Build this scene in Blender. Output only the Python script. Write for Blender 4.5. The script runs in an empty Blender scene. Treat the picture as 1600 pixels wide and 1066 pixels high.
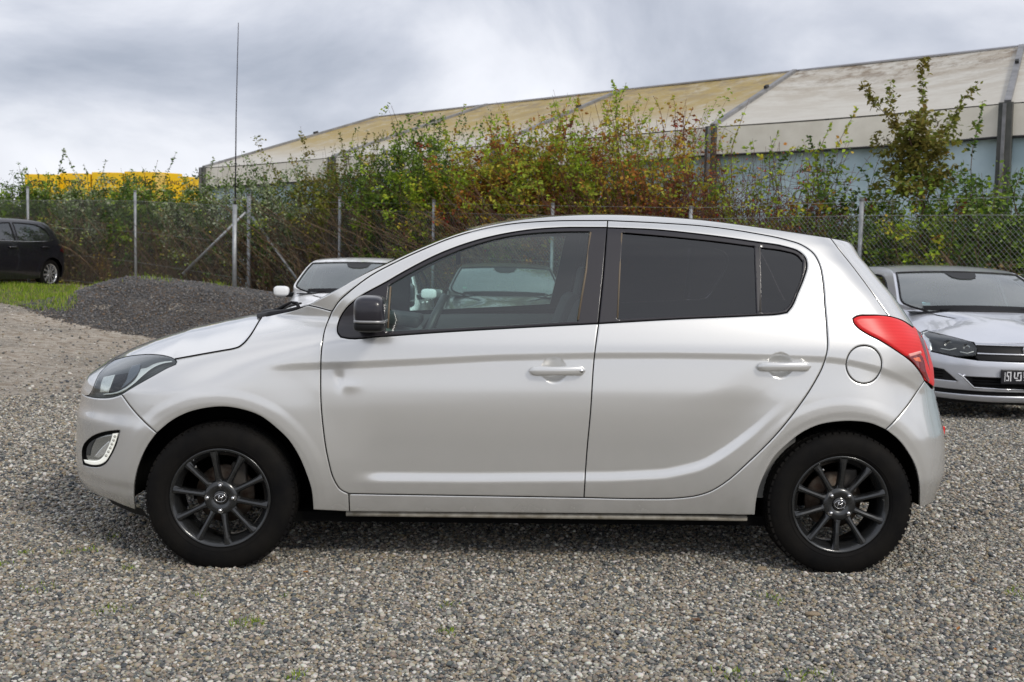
import bpy, bmesh, math, random
import numpy as np
from mathutils import Vector, Matrix
from mathutils.geometry import delaunay_2d_cdt
random.seed(7); rng = np.random.default_rng(7)
PI = math.pi
# ------------------------------------------------------------------ camera
FPX = 1700.0                                  # focal length in pixels of a 1600 wide picture
CAM = np.array([1.0109, -4.3283, 1.2845])
YAW, PITCH, ROLL = math.radians(2.0), math.atan(133/1700), math.radians(1.08)
_F = np.array([math.sin(YAW), math.cos(YAW), 0.0]); _R = np.array([math.cos(YAW), -math.sin(YAW), 0.0]); _U = np.array([0, 0, 1.0])
_F2 = _F*math.cos(PITCH)-_U*math.sin(PITCH); _U2 = _U*math.cos(PITCH)+_F*math.sin(PITCH)
CR = _R*math.cos(ROLL)+_U2*math.sin(ROLL); CU = _U2*math.cos(ROLL)-_R*math.sin(ROLL); CF = _F2
scene = bpy.context.scene
COL = scene.collection
cd = bpy.data.cameras.new('camera'); cam = bpy.data.objects.new('camera', cd); COL.objects.link(cam)
cd.sensor_width = 36.0; cd.lens = 36.0*FPX/1600.0; cd.clip_start = 0.05; cd.clip_end = 3000
M = Matrix.Identity(4)
for i in range(3):
    M[i][0] = CR[i]; M[i][1] = CU[i]; M[i][2] = -CF[i]; M[i][3] = CAM[i]
cam.matrix_world = M
cd.dof.use_dof = True; cd.dof.focus_distance = 4.5; cd.dof.aperture_fstop = 7.0
scene.camera = cam
# ------------------------------------------------------------------ sky, sun, exposure
SUN_AZ, SUN_EL = math.radians(142), math.radians(36)      # azimuth measured clockwise from +Y
world = bpy.data.worlds.new('World'); scene.world = world; world.use_nodes = True
nt = world.node_tree; nt.nodes.clear()
def wn(t, **k):
    n = nt.nodes.new(t)
    for a, b in k.items(): setattr(n, a, b)
    return n
out = wn('ShaderNodeOutputWorld'); bg = wn('ShaderNodeBackground'); bg.inputs[1].default_value = 0.1
sky = wn('ShaderNodeTexSky', sky_type='NISHITA'); sky.sun_disc = False
sky.sun_elevation = SUN_EL; sky.sun_rotation = SUN_AZ; sky.dust_density = 2.0
tc = wn('ShaderNodeTexCoord'); sep = wn('ShaderNodeSeparateXYZ'); nt.links.new(tc.outputs['Generated'], sep.inputs[0])
def wmath(op, a, b=None, c=None):
    n = wn('ShaderNodeMath', operation=op)
    for i, v in enumerate((a, b, c)):
        if v is None: continue
        if isinstance(v, (int, float)): n.inputs[i].default_value = v
        else: nt.links.new(v, n.inputs[i])
    return n.outputs[0]
zc = wmath('MAXIMUM', sep.outputs[2], 0.0); zz = wmath('ADD', zc, 0.38)
cx = wmath('DIVIDE', sep.outputs[0], zz); cy = wmath('DIVIDE', sep.outputs[1], zz)
comb = wn('ShaderNodeCombineXYZ'); nt.links.new(cx, comb.inputs[0]); nt.links.new(cy, comb.inputs[1]); comb.inputs[2].default_value = 3.35
n1 = wn('ShaderNodeTexNoise'); n1.inputs['Scale'].default_value = 1.5; n1.inputs['Detail'].default_value = 8; n1.inputs['Roughness'].default_value = .54
n1.inputs['Distortion'].default_value = .35
nt.links.new(comb.outputs[0], n1.inputs['Vector'])
ramp = wn('ShaderNodeValToRGB'); nt.links.new(n1.outputs['Fac'], ramp.inputs[0])
cr = ramp.color_ramp; cr.elements[0].position = .30; cr.elements[0].color = (.33, .36, .43, 1)
cr.elements[1].position = .66; cr.elements[1].color = (.80, .81, .86, 1)
e = cr.elements.new(.42); e.color = (.48, .505, .575, 1)
e = cr.elements.new(.53); e.color = (.67, .685, .74, 1)
mul = wn('ShaderNodeVectorMath', operation='SCALE'); nt.links.new(ramp.outputs[0], mul.inputs[0]); mul.inputs['Scale'].default_value = 10.0
mix = wn('ShaderNodeMixRGB'); mix.inputs[0].default_value = .93
nt.links.new(sky.outputs[0], mix.inputs[1]); nt.links.new(mul.outputs[0], mix.inputs[2])
nt.links.new(mix.outputs[0], bg.inputs[0]); nt.links.new(bg.outputs[0], out.inputs[0])
sd = bpy.data.lights.new('sun', 'SUN'); sd.energy = 1.35; sd.angle = math.radians(11); sd.color = (1.0, .94, .85)
sun = bpy.data.objects.new('sun', sd); COL.objects.link(sun)
tosun = Vector((math.sin(SUN_AZ)*math.cos(SUN_EL), math.cos(SUN_AZ)*math.cos(SUN_EL), math.sin(SUN_EL)))
sun.rotation_euler = tosun.to_track_quat('Z', 'Y').to_euler()
scene.view_settings.view_transform = 'Standard'; scene.view_settings.look = 'None'
scene.view_settings.gamma = 1.0; scene.view_settings.exposure = 0.38; scene.view_settings.use_curve_mapping = False
# ------------------------------------------------------------------ pixel helpers (photograph pixels -> points of the place)
def ray(px, py):
    px = np.asarray(px, float); py = np.asarray(py, float)
    return CF+((px-800)/FPX)[..., None]*CR-((py-533)/FPX)[..., None]*CU     # depth along the axis = 1
def at_depth(px, py, z): return CAM+ray(px, py)*z
def at_Y(px, py, Y):
    d = ray(px, py); t = (Y-CAM[1])/d[..., 1]; return CAM+d*t[..., None]
def horiz(px): return 400+math.tan(ROLL)*(px-800)
def gxy(px, z):
    p = at_depth(px, horiz(px), z); return p[0], p[1]
def sstep(a, b, x):
    t = np.clip((np.asarray(x, float)-a)/(b-a), 0, 1); return t*t*(3-2*t)
def MND(X, Y):                                 # the heap of dark gravel in front of the fence
    c, s = math.cos(.12), math.sin(.12)
    dx = np.asarray(X)-(-3.9); dy = np.asarray(Y)-15.6
    u = (dx*c+dy*s); v = -dx*s+dy*c
    u = np.where(u < 0, u/2.9, u/4.6); v = np.where(v < 0, v/3.1, v/2.4)
    r = np.sqrt(u*u+v*v)+.05*np.sin(3*np.arctan2(v, u)+1)
    return .70*(1-sstep(.28, 1.02, r))
def G(X, Y):                                   # ground height
    X = np.asarray(X, float); Y = np.asarray(Y, float)
    L = sstep(-1.5, -8.5, X) if False else 1-sstep(-8.5, -1.5, X)
    s = sstep(1.9, 8.0, Y)
    g = -.26*s*(1-L)+L*.50*sstep(5, 19, Y)
    g = g+.008*np.sin(X*1.7+.3*Y)*np.sin(Y*1.3+.5)*sstep(2.5, 5, np.abs(Y-.8)+np.abs(X-1.2)*.5)
    return g+MND(X, Y)
# ------------------------------------------------------------------ materials
def mat(name, col, rough=.5, metal=0.0, coat=0.0, spec=.5, emis=None, estr=0, trans=0, ior=1.45, bump=None, var=None, coat_rough=.03):
    m = bpy.data.materials.new(name); m.use_nodes = True; t = m.node_tree; b = t.nodes['Principled BSDF']
    b.inputs['Base Color'].default_value = (*col, 1); b.inputs['Roughness'].default_value = rough; b.inputs['Metallic'].default_value = metal
    b.inputs['Coat Weight'].default_value = coat; b.inputs['Coat Roughness'].default_value = coat_rough
    b.inputs['Specular IOR Level'].default_value = spec; b.inputs['IOR'].default_value = ior
    if trans: b.inputs['Transmission Weight'].default_value = trans
    if emis: b.inputs['Emission Color'].default_value = (*emis, 1); b.inputs['Emission Strength'].default_value = estr
    if var or bump:
        c = t.nodes.new('ShaderNodeTexCoord'); n = t.nodes.new('ShaderNodeTexNoise')
        t.links.new(c.outputs['Object'], n.inputs['Vector'])
        n.inputs['Scale'].default_value = (var or bump)[0]; n.inputs['Detail'].default_value = 6; n.inputs['Roughness'].default_value = .6
        if var:
            r = t.nodes.new('ShaderNodeValToRGB'); r.color_ramp.elements[0].position = .35; r.color_ramp.elements[1].position = .68
            r.color_ramp.elements[0].color = (*var[1], 1); r.color_ramp.elements[1].color = (*col, 1)
            t.links.new(n.outputs['Fac'], r.inputs[0]); t.links.new(r.outputs[0], b.inputs['Base Color'])
        if bump:
            bn = t.nodes.new('ShaderNodeTexNoise'); t.links.new(c.outputs['Object'], bn.inputs['Vector']); bn.inputs['Scale'].default_value = bump[0]; bn.inputs['Detail'].default_value = 5
            bp = t.nodes.new('ShaderNodeBump'); bp.inputs['Strength'].default_value = bump[1]; bp.inputs['Distance'].default_value = bump[2]
            t.links.new(bn.outputs['Fac'], bp.inputs['Height']); t.links.new(bp.outputs[0], b.inputs['Normal'])
    return m
def glass(name, tint, rough=.0, facmin=.04, veil=0.0):
    m = bpy.data.materials.new(name); m.use_nodes = True; t = m.node_tree; t.nodes.clear()
    o = t.nodes.new('ShaderNodeOutputMaterial'); mx = t.nodes.new('ShaderNodeMixShader'); tr = t.nodes.new('ShaderNodeBsdfTransparent')
    gl = t.nodes.new('ShaderNodeBsdfGlossy'); gl.inputs['Roughness'].default_value = rough; gl.inputs[0].default_value = (.95, .97, 1, 1)
    fr = t.nodes.new('ShaderNodeLayerWeight'); fr.inputs[0].default_value = .5     # both faces of the pane reflect alike (Schlick)
    pw = t.nodes.new('ShaderNodeMath'); pw.operation = 'POWER'; pw.inputs[1].default_value = 4.0; t.links.new(fr.outputs['Facing'], pw.inputs[0])
    a = t.nodes.new('ShaderNodeMath'); a.operation = 'MULTIPLY_ADD'; a.inputs[1].default_value = .9; a.inputs[2].default_value = facmin+.05; a.use_clamp = True
    t.links.new(pw.outputs[0], a.inputs[0]); t.links.new(a.outputs[0], mx.inputs[0])
    tr.inputs[0].default_value = (*tint, 1)
    src = tr
    if veil:
        df = t.nodes.new('ShaderNodeBsdfDiffuse'); df.inputs[0].default_value = (.42, .46, .45, 1); m2 = t.nodes.new('ShaderNodeMixShader'); m2.inputs[0].default_value = veil  # even grey diffuse layer that makes the pane paler
        t.links.new(tr.outputs[0], m2.inputs[1]); t.links.new(df.outputs[0], m2.inputs[2]); src = m2
    t.links.new(src.outputs[0], mx.inputs[1]); t.links.new(gl.outputs[0], mx.inputs[2]); t.links.new(mx.outputs[0], o.inputs[0])
    return m
def paint(name, col, metal=.5, rough=.3, dust=True):
    m = mat(name, col, rough, metal, coat=1.0, coat_rough=.04); t = m.node_tree; b = t.nodes['Principled BSDF']
    c = t.nodes.new('ShaderNodeTexCoord')
    if dust:   # road dust thrown up along the bottom of the doors and sills
        s = t.nodes.new('ShaderNodeSeparateXYZ'); t.links.new(c.outputs['Object'], s.inputs[0])
        n = t.nodes.new('ShaderNodeTexNoise'); n.inputs['Scale'].default_value = 14; n.inputs['Detail'].default_value = 8; t.links.new(c.outputs['Object'], n.inputs['Vector'])
        r = t.nodes.new('ShaderNodeMapRange'); r.inputs[1].default_value = .42; r.inputs[2].default_value = .2; r.inputs[3].default_value = 0; r.inputs[4].default_value = .55
        t.links.new(s.outputs[2], r.inputs[0])
        q = t.nodes.new('ShaderNodeMath'); q.operation = 'MULTIPLY'; t.links.new(r.outputs[0], q.inputs[0]); t.links.new(n.outputs['Fac'], q.inputs[1])
        mx = t.nodes.new('ShaderNodeMixRGB'); t.links.new(q.outputs[0], mx.inputs[0]); mx.inputs[1].default_value = (*col, 1); mx.inputs[2].default_value = (.25, .23, .20, 1)
        t.links.new(mx.outputs[0], b.inputs['Base Color'])
        a = t.nodes.new('ShaderNodeMath'); a.operation = 'ADD'; a.inputs[1].default_value = .03; t.links.new(q.outputs[0], a.inputs[0]); t.links.new(a.outputs[0], b.inputs['Coat Roughness'])
    return m
PAINT = paint('silver_white_paint', (.74, .74, .725), .66, .24)
BLACK = mat('black_plastic', (.010, .010, .011), .5, spec=.25)
SATIN = mat('satin_black_foil', (.022, .020, .024), .28, coat=.3)
RUBBER = mat('rubber', (.004, .004, .0045), .7, bump=(160, .25, .002), spec=.12, var=(7, (.010, .009, .008)))
UNDER = mat('underbody_black', (.004, .004, .004), .9, spec=.1)
RIM = mat('anthracite_alloy', (.052, .055, .058), .27, .75, coat=.5, var=(18, (.045, .046, .046)))
CHROME = mat('chrome', (.75, .75, .76), .12, 1.0)
STEEL = mat('brake_steel', (.10, .085, .07), .5, .8, var=(30, (.05, .03, .02)))
TRIM = mat('interior_trim', (.20, .20, .19), .7, bump=(90, .3, .002))
TRIMD = mat('interior_dark', (.028, .029, .031), .65, bump=(120, .3, .002))
FABRIC = mat('seat_fabric', (.045, .045, .05), .95, bump=(200, .4, .002))
HEADL = mat('headliner', (.30, .30, .29), .9)
GLASSC = glass('clear_glass', (.76, .93, .89), facmin=.02, veil=.04)
GLASSW = glass('windscreen_glass', (.74, .86, .83), facmin=.04, veil=.05)
GLASST = glass('tinted_glass', (.17, .16, .19), facmin=.015)
LENS = glass('lamp_lens', (.92, .95, .93), facmin=.0, veil=.02)
# ------------------------------------------------------------------ object helpers
ORG = {}
def link(name, me, mats, parent=None):
    o = bpy.data.objects.new(name, me); COL.objects.link(o)
    if mats is not None:
        for m in (mats if isinstance(mats, (list, tuple)) else [mats]): me.materials.append(m)
    if parent is not None: o.parent = parent
    return o
def empty(name, loc=(0, 0, 0), rz=0.0, parent=None):
    o = bpy.data.objects.new(name, None); COL.objects.link(o); o.location = loc; o.rotation_euler = (0, 0, rz); o.empty_display_size = .2
    if parent is not None: o.parent = parent
    return o
def tag(o, label=None, cat=None, group=None, kind=None):
    if label: o['label'] = label
    if cat: o['category'] = cat
    if group: o['group'] = group
    if kind: o['kind'] = kind
    return o
class MB:
    def __init__(s): s.v = []; s.f = []; s.m = []; s.sm = []
    def add(s, V, F, mi=0, smooth=False):
        b = len(s.v); s.v.extend([tuple(map(float, p)) for p in V])
        for f in F: s.f.append(tuple(b+i for i in f)); s.m.append(mi); s.sm.append(smooth)
    def box(s, c, size, R=None, mi=0, taper=1.0):
        hx, hy, hz = [k/2 for k in size]; V = []
        for z in (-1, 1):
            q = taper if z > 0 else 1.0
            for x, y in ((-1, -1), (1, -1), (1, 1), (-1, 1)):
                p = Vector((x*hx*q, y*hy*q, z*hz))
                if R is not None: p = R @ p
                V.append((p.x+c[0], p.y+c[1], p.z+c[2]))
        s.add(V, [(3, 2, 1, 0), (4, 5, 6, 7), (0, 1, 5, 4), (1, 2, 6, 5), (2, 3, 7, 6), (3, 0, 4, 7)], mi)
    def tube(s, pts, rad, n=8, mi=0, caps=True, smooth=True):
        pts = [Vector(p) for p in pts]; N = len(pts)
        if not hasattr(rad, '__len__'): rad = [rad]*N
        V = []; up = None
        for i, p in enumerate(pts):
            d = (pts[min(i+1, N-1)]-pts[max(i-1, 0)]).normalized()
            if up is None:
                up = Vector((0, 0, 1)) if abs(d.z) < .9 else Vector((1, 0, 0))
            a = d.cross(up)
            if a.length < 1e-6: a = d.orthogonal()
            a.normalize(); b = a.cross(d); up = b
            for k in range(n):
                q = 2*PI*k/n; V.append(p+(a*math.cos(q)+b*math.sin(q))*rad[i])
        F = []
        for i in range(N-1):
            for k in range(n):
                k2 = (k+1) % n; F.append((i*n+k, i*n+k2, (i+1)*n+k2, (i+1)*n+k))
        s.add(V, F, mi, smooth)
        if caps:
            b = len(s.v)-len(V); s.f.append(tuple(b+k for k in range(n))[::-1]); s.m.append(mi); s.sm.append(False)
            s.f.append(tuple(b+(N-1)*n+k for k in range(n))); s.m.append(mi); s.sm.append(False)
    def lathe(s, prof, n=48, c=(0, 0, 0), mi=0, axis='Y', smooth=True, ang=None):
        a0, a1 = ang or (0, 2*PI); full = ang is None; cnt = n if full else n+1; V = []
        for (r, h) in prof:
            for k in range(cnt):
                q = a0+(a1-a0)*k/n
                if axis == 'Y': V.append((c[0]+r*math.cos(q), c[1]+h, c[2]+r*math.sin(q)))
                else: V.append((c[0]+r*math.cos(q), c[1]+r*math.sin(q), c[2]+h))
        F = []
        for i in range(len(prof)-1):
            for k in range(n):
                k2 = (k+1) % cnt; F.append((i*cnt+k, i*cnt+k2, (i+1)*cnt+k2, (i+1)*cnt+k))
        s.add(V, F, mi, smooth)
    def grid(s, P, mi=0, smooth=True, flip=False):     # P[i][j] points
        a = len(P); b = len(P[0]); V = [p for r in P for p in r]; F = []
        for i in range(a-1):
            for j in range(b-1):
                f = (i*b+j, i*b+j+1, (i+1)*b+j+1, (i+1)*b+j); F.append(f[::-1] if flip else f)
        s.add(V, F, mi, smooth)
    def prism(s, poly, origin, ax, ay, az, depth, mi=0):   # poly 2-D, extruded along az
        o = Vector(origin); ax = Vector(ax); ay = Vector(ay); az = Vector(az); n = len(poly)
        V = [o+ax*p[0]+ay*p[1] for p in poly]+[o+ax*p[0]+ay*p[1]+az*depth for p in poly]
        F = [tuple(range(n))[::-1], tuple(range(n, 2*n))]+[(i, (i+1) % n, n+(i+1) % n, n+i) for i in range(n)]
        s.add(V, F, mi)
    def mesh(s, name):
        me = bpy.data.meshes.new(name); me.from_pydata(s.v, [], s.f)
        me.polygons.foreach_set('material_index', s.m); me.polygons.foreach_set('use_smooth', s.sm); me.update(); return me
    def build(s, name, mats, parent=None, fix=False):
        me = s.mesh(name)
        if fix:
            bm = bmesh.new(); bm.from_mesh(me); bmesh.ops.recalc_face_normals(bm, faces=bm.faces); bm.to_mesh(me); bm.free()
        return link(name, me, mats, parent)
def rounded(o, w=.005, seg=2):
    md = o.modifiers.new('bevel', 'BEVEL'); md.width = w; md.segments = seg; md.limit_method = 'ANGLE'; return o
# ------------------------------------------------------------------ curved sheet cut to an outline (car panels)
def resample(loop, step, closed=True, keep=35):
    P = np.array(loop, float); out = []
    n = len(P); rngi = range(n if closed else n-1)
    for i in rngi:
        a = P[i]; b = P[(i+1) % n]; L = np.linalg.norm(b-a); k = max(1, int(math.ceil(L/step)))
        for j in range(k): out.append(a+(b-a)*j/k)
    if not closed: out.append(P[-1])
    return np.array(out)
def smooth_loop(pts, closed=True, it=4, sharp=38):
    """Catmull-Rom subdivision that keeps corners sharper than `sharp` degrees."""
    P = np.array(pts, float); n = len(P)
    corner = []
    for i in range(n):
        if not closed and i in (0, n-1): corner.append(True); continue
        a = P[i]-P[i-1]; b = P[(i+1) % n]-P[i]
        c = np.dot(a, b)/(np.linalg.norm(a)*np.linalg.norm(b)+1e-12); corner.append(math.degrees(math.acos(max(-1, min(1, c)))) > sharp)
    out = []
    for i in range(n if closed else n-1):
        p1 = P[i]; p2 = P[(i+1) % n]
        p0 = P[i-1] if not corner[i] else p1-(p2-p1)
        p3 = P[(i+2) % n] if not corner[(i+1) % n] else p2+(p2-p1)
        d = np.linalg.norm(p2-p1); d0 = np.linalg.norm(p1-p0)+1e-9; d1 = np.linalg.norm(p3-p2)+1e-9
        m1 = ((p2-p1)/d*d0+(p1-p0)/d0*d)/(d0+d)*d if d > 0 else 0*p1
        m2 = ((p3-p2)/d1*d+(p2-p1)/d*d1)/(d+d1)*d if d > 0 else 0*p1
        for j in range(it):
            t = j/it; h = (2*t**3-3*t**2+1, t**3-2*t**2+t, -2*t**3+3*t**2, t**3-t**2)
            out.append(h[0]*p1+h[1]*m1+h[2]*p2+h[3]*m2)
    if not closed: out.append(P[-1])
    return np.array(out)
def area2(P): x, y = P[:, 0], P[:, 1]; return .5*np.sum(x*np.roll(y, -1)-np.roll(x, -1)*y)
def inset(P, d):
    """move every vertex of a ccw loop inwards by d"""
    a = np.roll(P, 1, 0); b = np.roll(P, -1, 0)
    e1 = P-a; e2 = b-P
    e1 /= np.linalg.norm(e1, axis=1)[:, None]+1e-12; e2 /= np.linalg.norm(e2, axis=1)[:, None]+1e-12
    n1 = np.stack([-e1[:, 1], e1[:, 0]], 1); n2 = np.stack([-e2[:, 1], e2[:, 0]], 1)
    m = n1+n2; L = np.linalg.norm(m, axis=1)[:, None]+1e-9; m /= L
    c = np.clip(np.sum(m*n1, 1), .5, 1)[:, None]
    return P+m*d/c
def inside(Q, loops):
    r = np.zeros(len(Q), bool)
    for P in loops:
        a = P; b = np.roll(P, -1, 0)
        for s in range(0, len(Q), 4000):
            q = Q[s:s+4000]; y = q[:, 1][:, None]; x = q[:, 0][:, None]
            c = ((a[:, 1] > y) != (b[:, 1] > y)); t = (b[:, 0]-a[:, 0])*(y-a[:, 1])/(b[:, 1]-a[:, 1]+1e-15)+a[:, 0]
            r[s:s+4000] ^= (np.sum(c & (x < t), 1) % 2 == 1)
    return r
def bdist(Q, loops):
    A = np.concatenate(loops); B = np.concatenate([np.roll(P, -1, 0) for P in loops]); AB = B-A; L2 = np.sum(AB**2, 1)+1e-15
    D = np.empty(len(Q)); G2 = np.empty((len(Q), 2))
    nrm = np.stack([-AB[:, 1], AB[:, 0]], 1)/np.sqrt(L2)[:, None]
    for s in range(0, len(Q), 3000):
        q = Q[s:s+3000]; w = q[:, None]-A[None]; t = np.clip(np.sum(w*AB, 2)/L2, 0, 1)
        dv = w-t[..., None]*AB; d = np.sqrt(np.sum(dv**2, 2)); k = np.argmin(d, 1); r = np.arange(len(q))
        D[s:s+3000] = d[r, k]; g = dv[r, k]; dd = d[r, k][:, None]
        G2[s:s+3000] = np.where(dd > 1e-5, g/np.maximum(dd, 1e-9), nrm[k])
    return D, G2
def panel(name, outer, lift, mats, parent, frame, holes=(), gap=.0026, roll=(.006, .0016), skirt=.014, step=.013, bstep=.011, push=0.0, label=None, extra=None):
    """outer/holes: 2-D loops; lift(a,b)->inward height; frame = (origin, ax_a, ax_b, ax_h)"""
    O, A, B, H = [np.array(k, float) for k in frame]
    loops = []
    for i, L in enumerate([outer]+list(holes)):
        P = resample(L, bstep)
        ar = area2(P)
        if (ar < 0) == (i == 0): P = P[::-1]          # outer ccw, holes cw -> inward normal is material side
        if gap: P = inset(P, gap)
        loops.append(P)
    r, gdep = roll
    lo = loops[0].min(0); hi = loops[0].max(0)
    gx = np.arange(lo[0]+step/2, hi[0], step); gy = np.arange(lo[1]+step/2, hi[1], step)
    Q = np.array(np.meshgrid(gx, gy)).reshape(2, -1).T
    Q[:, 0] += (np.round((Q[:, 1]-lo[1])/step) % 2)*step*.5
    if extra is not None and len(extra): Q = np.concatenate([Q, extra])
    Q = Q[inside(Q, loops)]
    rings = []
    if gdep:
        for q in (r*.45, r):
            for P in loops: rings.append(inset(P, q))
    if len(Q):
        d, _ = bdist(Q, loops); Q = Q[d > (r*1.5 if gdep else step*.45)]
    if rings:
        R_ = np.concatenate(rings); R_ = R_[inside(R_, loops)]; d, _ = bdist(R_, loops); R_ = R_[d > r*.3]; Q = np.concatenate([Q, R_]) if len(Q) else R_
    V2 = np.concatenate(loops+([Q] if len(Q) else [])); E = []; s = 0
    for P in loops:
        n = len(P); E += [(s+i, s+(i+1) % n) for i in range(n)]; s += n
    res = delaunay_2d_cdt([Vector(p) for p in V2], E, [], 0, 1e-6)
    W2 = np.array([tuple(v) for v in res[0]]); F = np.array([f for f in res[2] if len(f) == 3])
    cen = W2[F].mean(1); F = F[inside(cen, loops)]
    used = np.unique(F); remap = -np.ones(len(W2), int); remap[used] = np.arange(len(used)); W2 = W2[used]; F = remap[F]
    a, b = W2[:, 0], W2[:, 1]; h = lift(a, b); ep = 4e-4
    ha = (lift(a+ep, b)-lift(a-ep, b))/(2*ep); hb = (lift(a, b+ep)-lift(a, b-ep))/(2*ep)
    if gdep:
        d, g2 = bdist(W2, loops); t = np.clip(1-d/r, 0, 1); h = h+gdep*t*t; k = -2*gdep*t/r; ha = ha+k*g2[:, 0]; hb = hb+k*g2[:, 1]
    h = h+push
    V3 = O+a[:, None]*A+b[:, None]*B+h[:, None]*H
    N3 = ha[:, None]*A+hb[:, None]*B-H; N3 /= np.linalg.norm(N3, axis=1)[:, None]
    n0 = np.cross(V3[F[0, 1]]-V3[F[0, 0]], V3[F[0, 2]]-V3[F[0, 0]])
    det = area2(W2[F[0]]); 
    orient = np.dot(np.cross(A, B), H)          # >0: ccw (a,b) triangle normal along +H -> flip
    tri = W2[F]; ar = (tri[:, 1, 0]-tri[:, 0, 0])*(tri[:, 2, 1]-tri[:, 0, 1])-(tri[:, 1, 1]-tri[:, 0, 1])*(tri[:, 2, 0]-tri[:, 0, 0])
    flip = (ar*orient) > 0; F[flip] = F[flip][:, ::-1]
    V = V3.tolist(); N = N3.tolist(); FF = F.tolist()
    if skirt:
        key = {(round(p[0], 6), round(p[1], 6)): i for i, p in enumerate(W2)}
        for P in loops:
            n = len(P); nb = inset(P, 1.0)-P
            base = len(V); ok = True
            idx = [key.get((round(p[0], 6), round(p[1], 6))) for p in P]
            if any(i is None for i in idx):
                dd = [int(np.argmin(np.sum((W2-p)**2, 1))) for p in P]; idx = dd
            for j, i in enumerate(idx):
                p = V3[i]; out2 = -(nb[j]/(np.linalg.norm(nb[j])+1e-9)); nn = out2[0]*A+out2[1]*B
                V.append(p.tolist()); V.append((p+H*skirt).tolist()); N.append(nn.tolist()); N.append(nn.tolist())
            for j in range(n):
                k = (j+1) % n; f = [base+2*j, base+2*k, base+2*k+1, base+2*j+1]
                FF.append(f if orient > 0 else f[::-1])
    me = bpy.data.meshes.new(name); me.from_pydata(V, [], FF); me.polygons.foreach_set('use_smooth', [True]*len(me.polygons)); me.update()
    me.normals_split_custom_set_from_vertices(N)
    o = link(name, me, mats, parent)
    if label: o['label'] = label
    return o
# ------------------------------------------------------------------ the ground
STONES = [(0.185, 0.179, 0.159), (0.284, 0.273, 0.244), (0.103, 0.111, 0.111), (0.377, 0.349, 0.291), (0.215, 0.179, 0.142), (0.267, 0.222, 0.149), (0.065, 0.071, 0.076), (0.532, 0.512, 0.462), (0.301, 0.261, 0.206), (0.146, 0.14, 0.124)]
def ramp_stones(t, fac):
    r = t.nodes.new('ShaderNodeValToRGB'); r.color_ramp.interpolation = 'CONSTANT'; cr = r.color_ramp
    while len(cr.elements) > 1: cr.elements.remove(cr.elements[0])
    cr.elements[0].position = 0; cr.elements[0].color = (*STONES[0], 1)
    for i, c in enumerate(STONES[1:], 1):
        e = cr.elements.new(i/len(STONES)); e.color = (*c, 1)
    t.links.new(fac, r.inputs[0]); return r.outputs[0]
def stone_mat():
    m = bpy.data.materials.new('pebble'); m.use_nodes = True; t = m.node_tree; b = t.nodes['Principled BSDF']
    oi = t.nodes.new('ShaderNodeObjectInfo'); col = ramp_stones(t, oi.outputs['Random'])
    c = t.nodes.new('ShaderNodeTexCoord'); n = t.nodes.new('ShaderNodeTexNoise'); n.inputs['Scale'].default_value = 3; n.inputs['Detail'].default_value = 4
    t.links.new(c.outputs['Object'], n.inputs['Vector']); mx = t.nodes.new('ShaderNodeMixRGB'); mx.blend_type = 'MULTIPLY'; mx.inputs[0].default_value = .5
    t.links.new(col, mx.inputs[1]); t.links.new(n.outputs['Color'], mx.inputs[2]); g = t.nodes.new('ShaderNodeMixRGB'); g.blend_type = 'MULTIPLY'; g.inputs[0].default_value = 1; g.inputs[2].default_value = (1.45, 1.45, 1.45, 1)
    t.links.new(mx.outputs[0], g.inputs[1]); t.links.new(g.outputs[0], b.inputs['Base Color']); b.inputs['Roughness'].default_value = .72; b.inputs['Specular IOR Level'].default_value = .35; return m
PEB = stone_mat()
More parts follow.
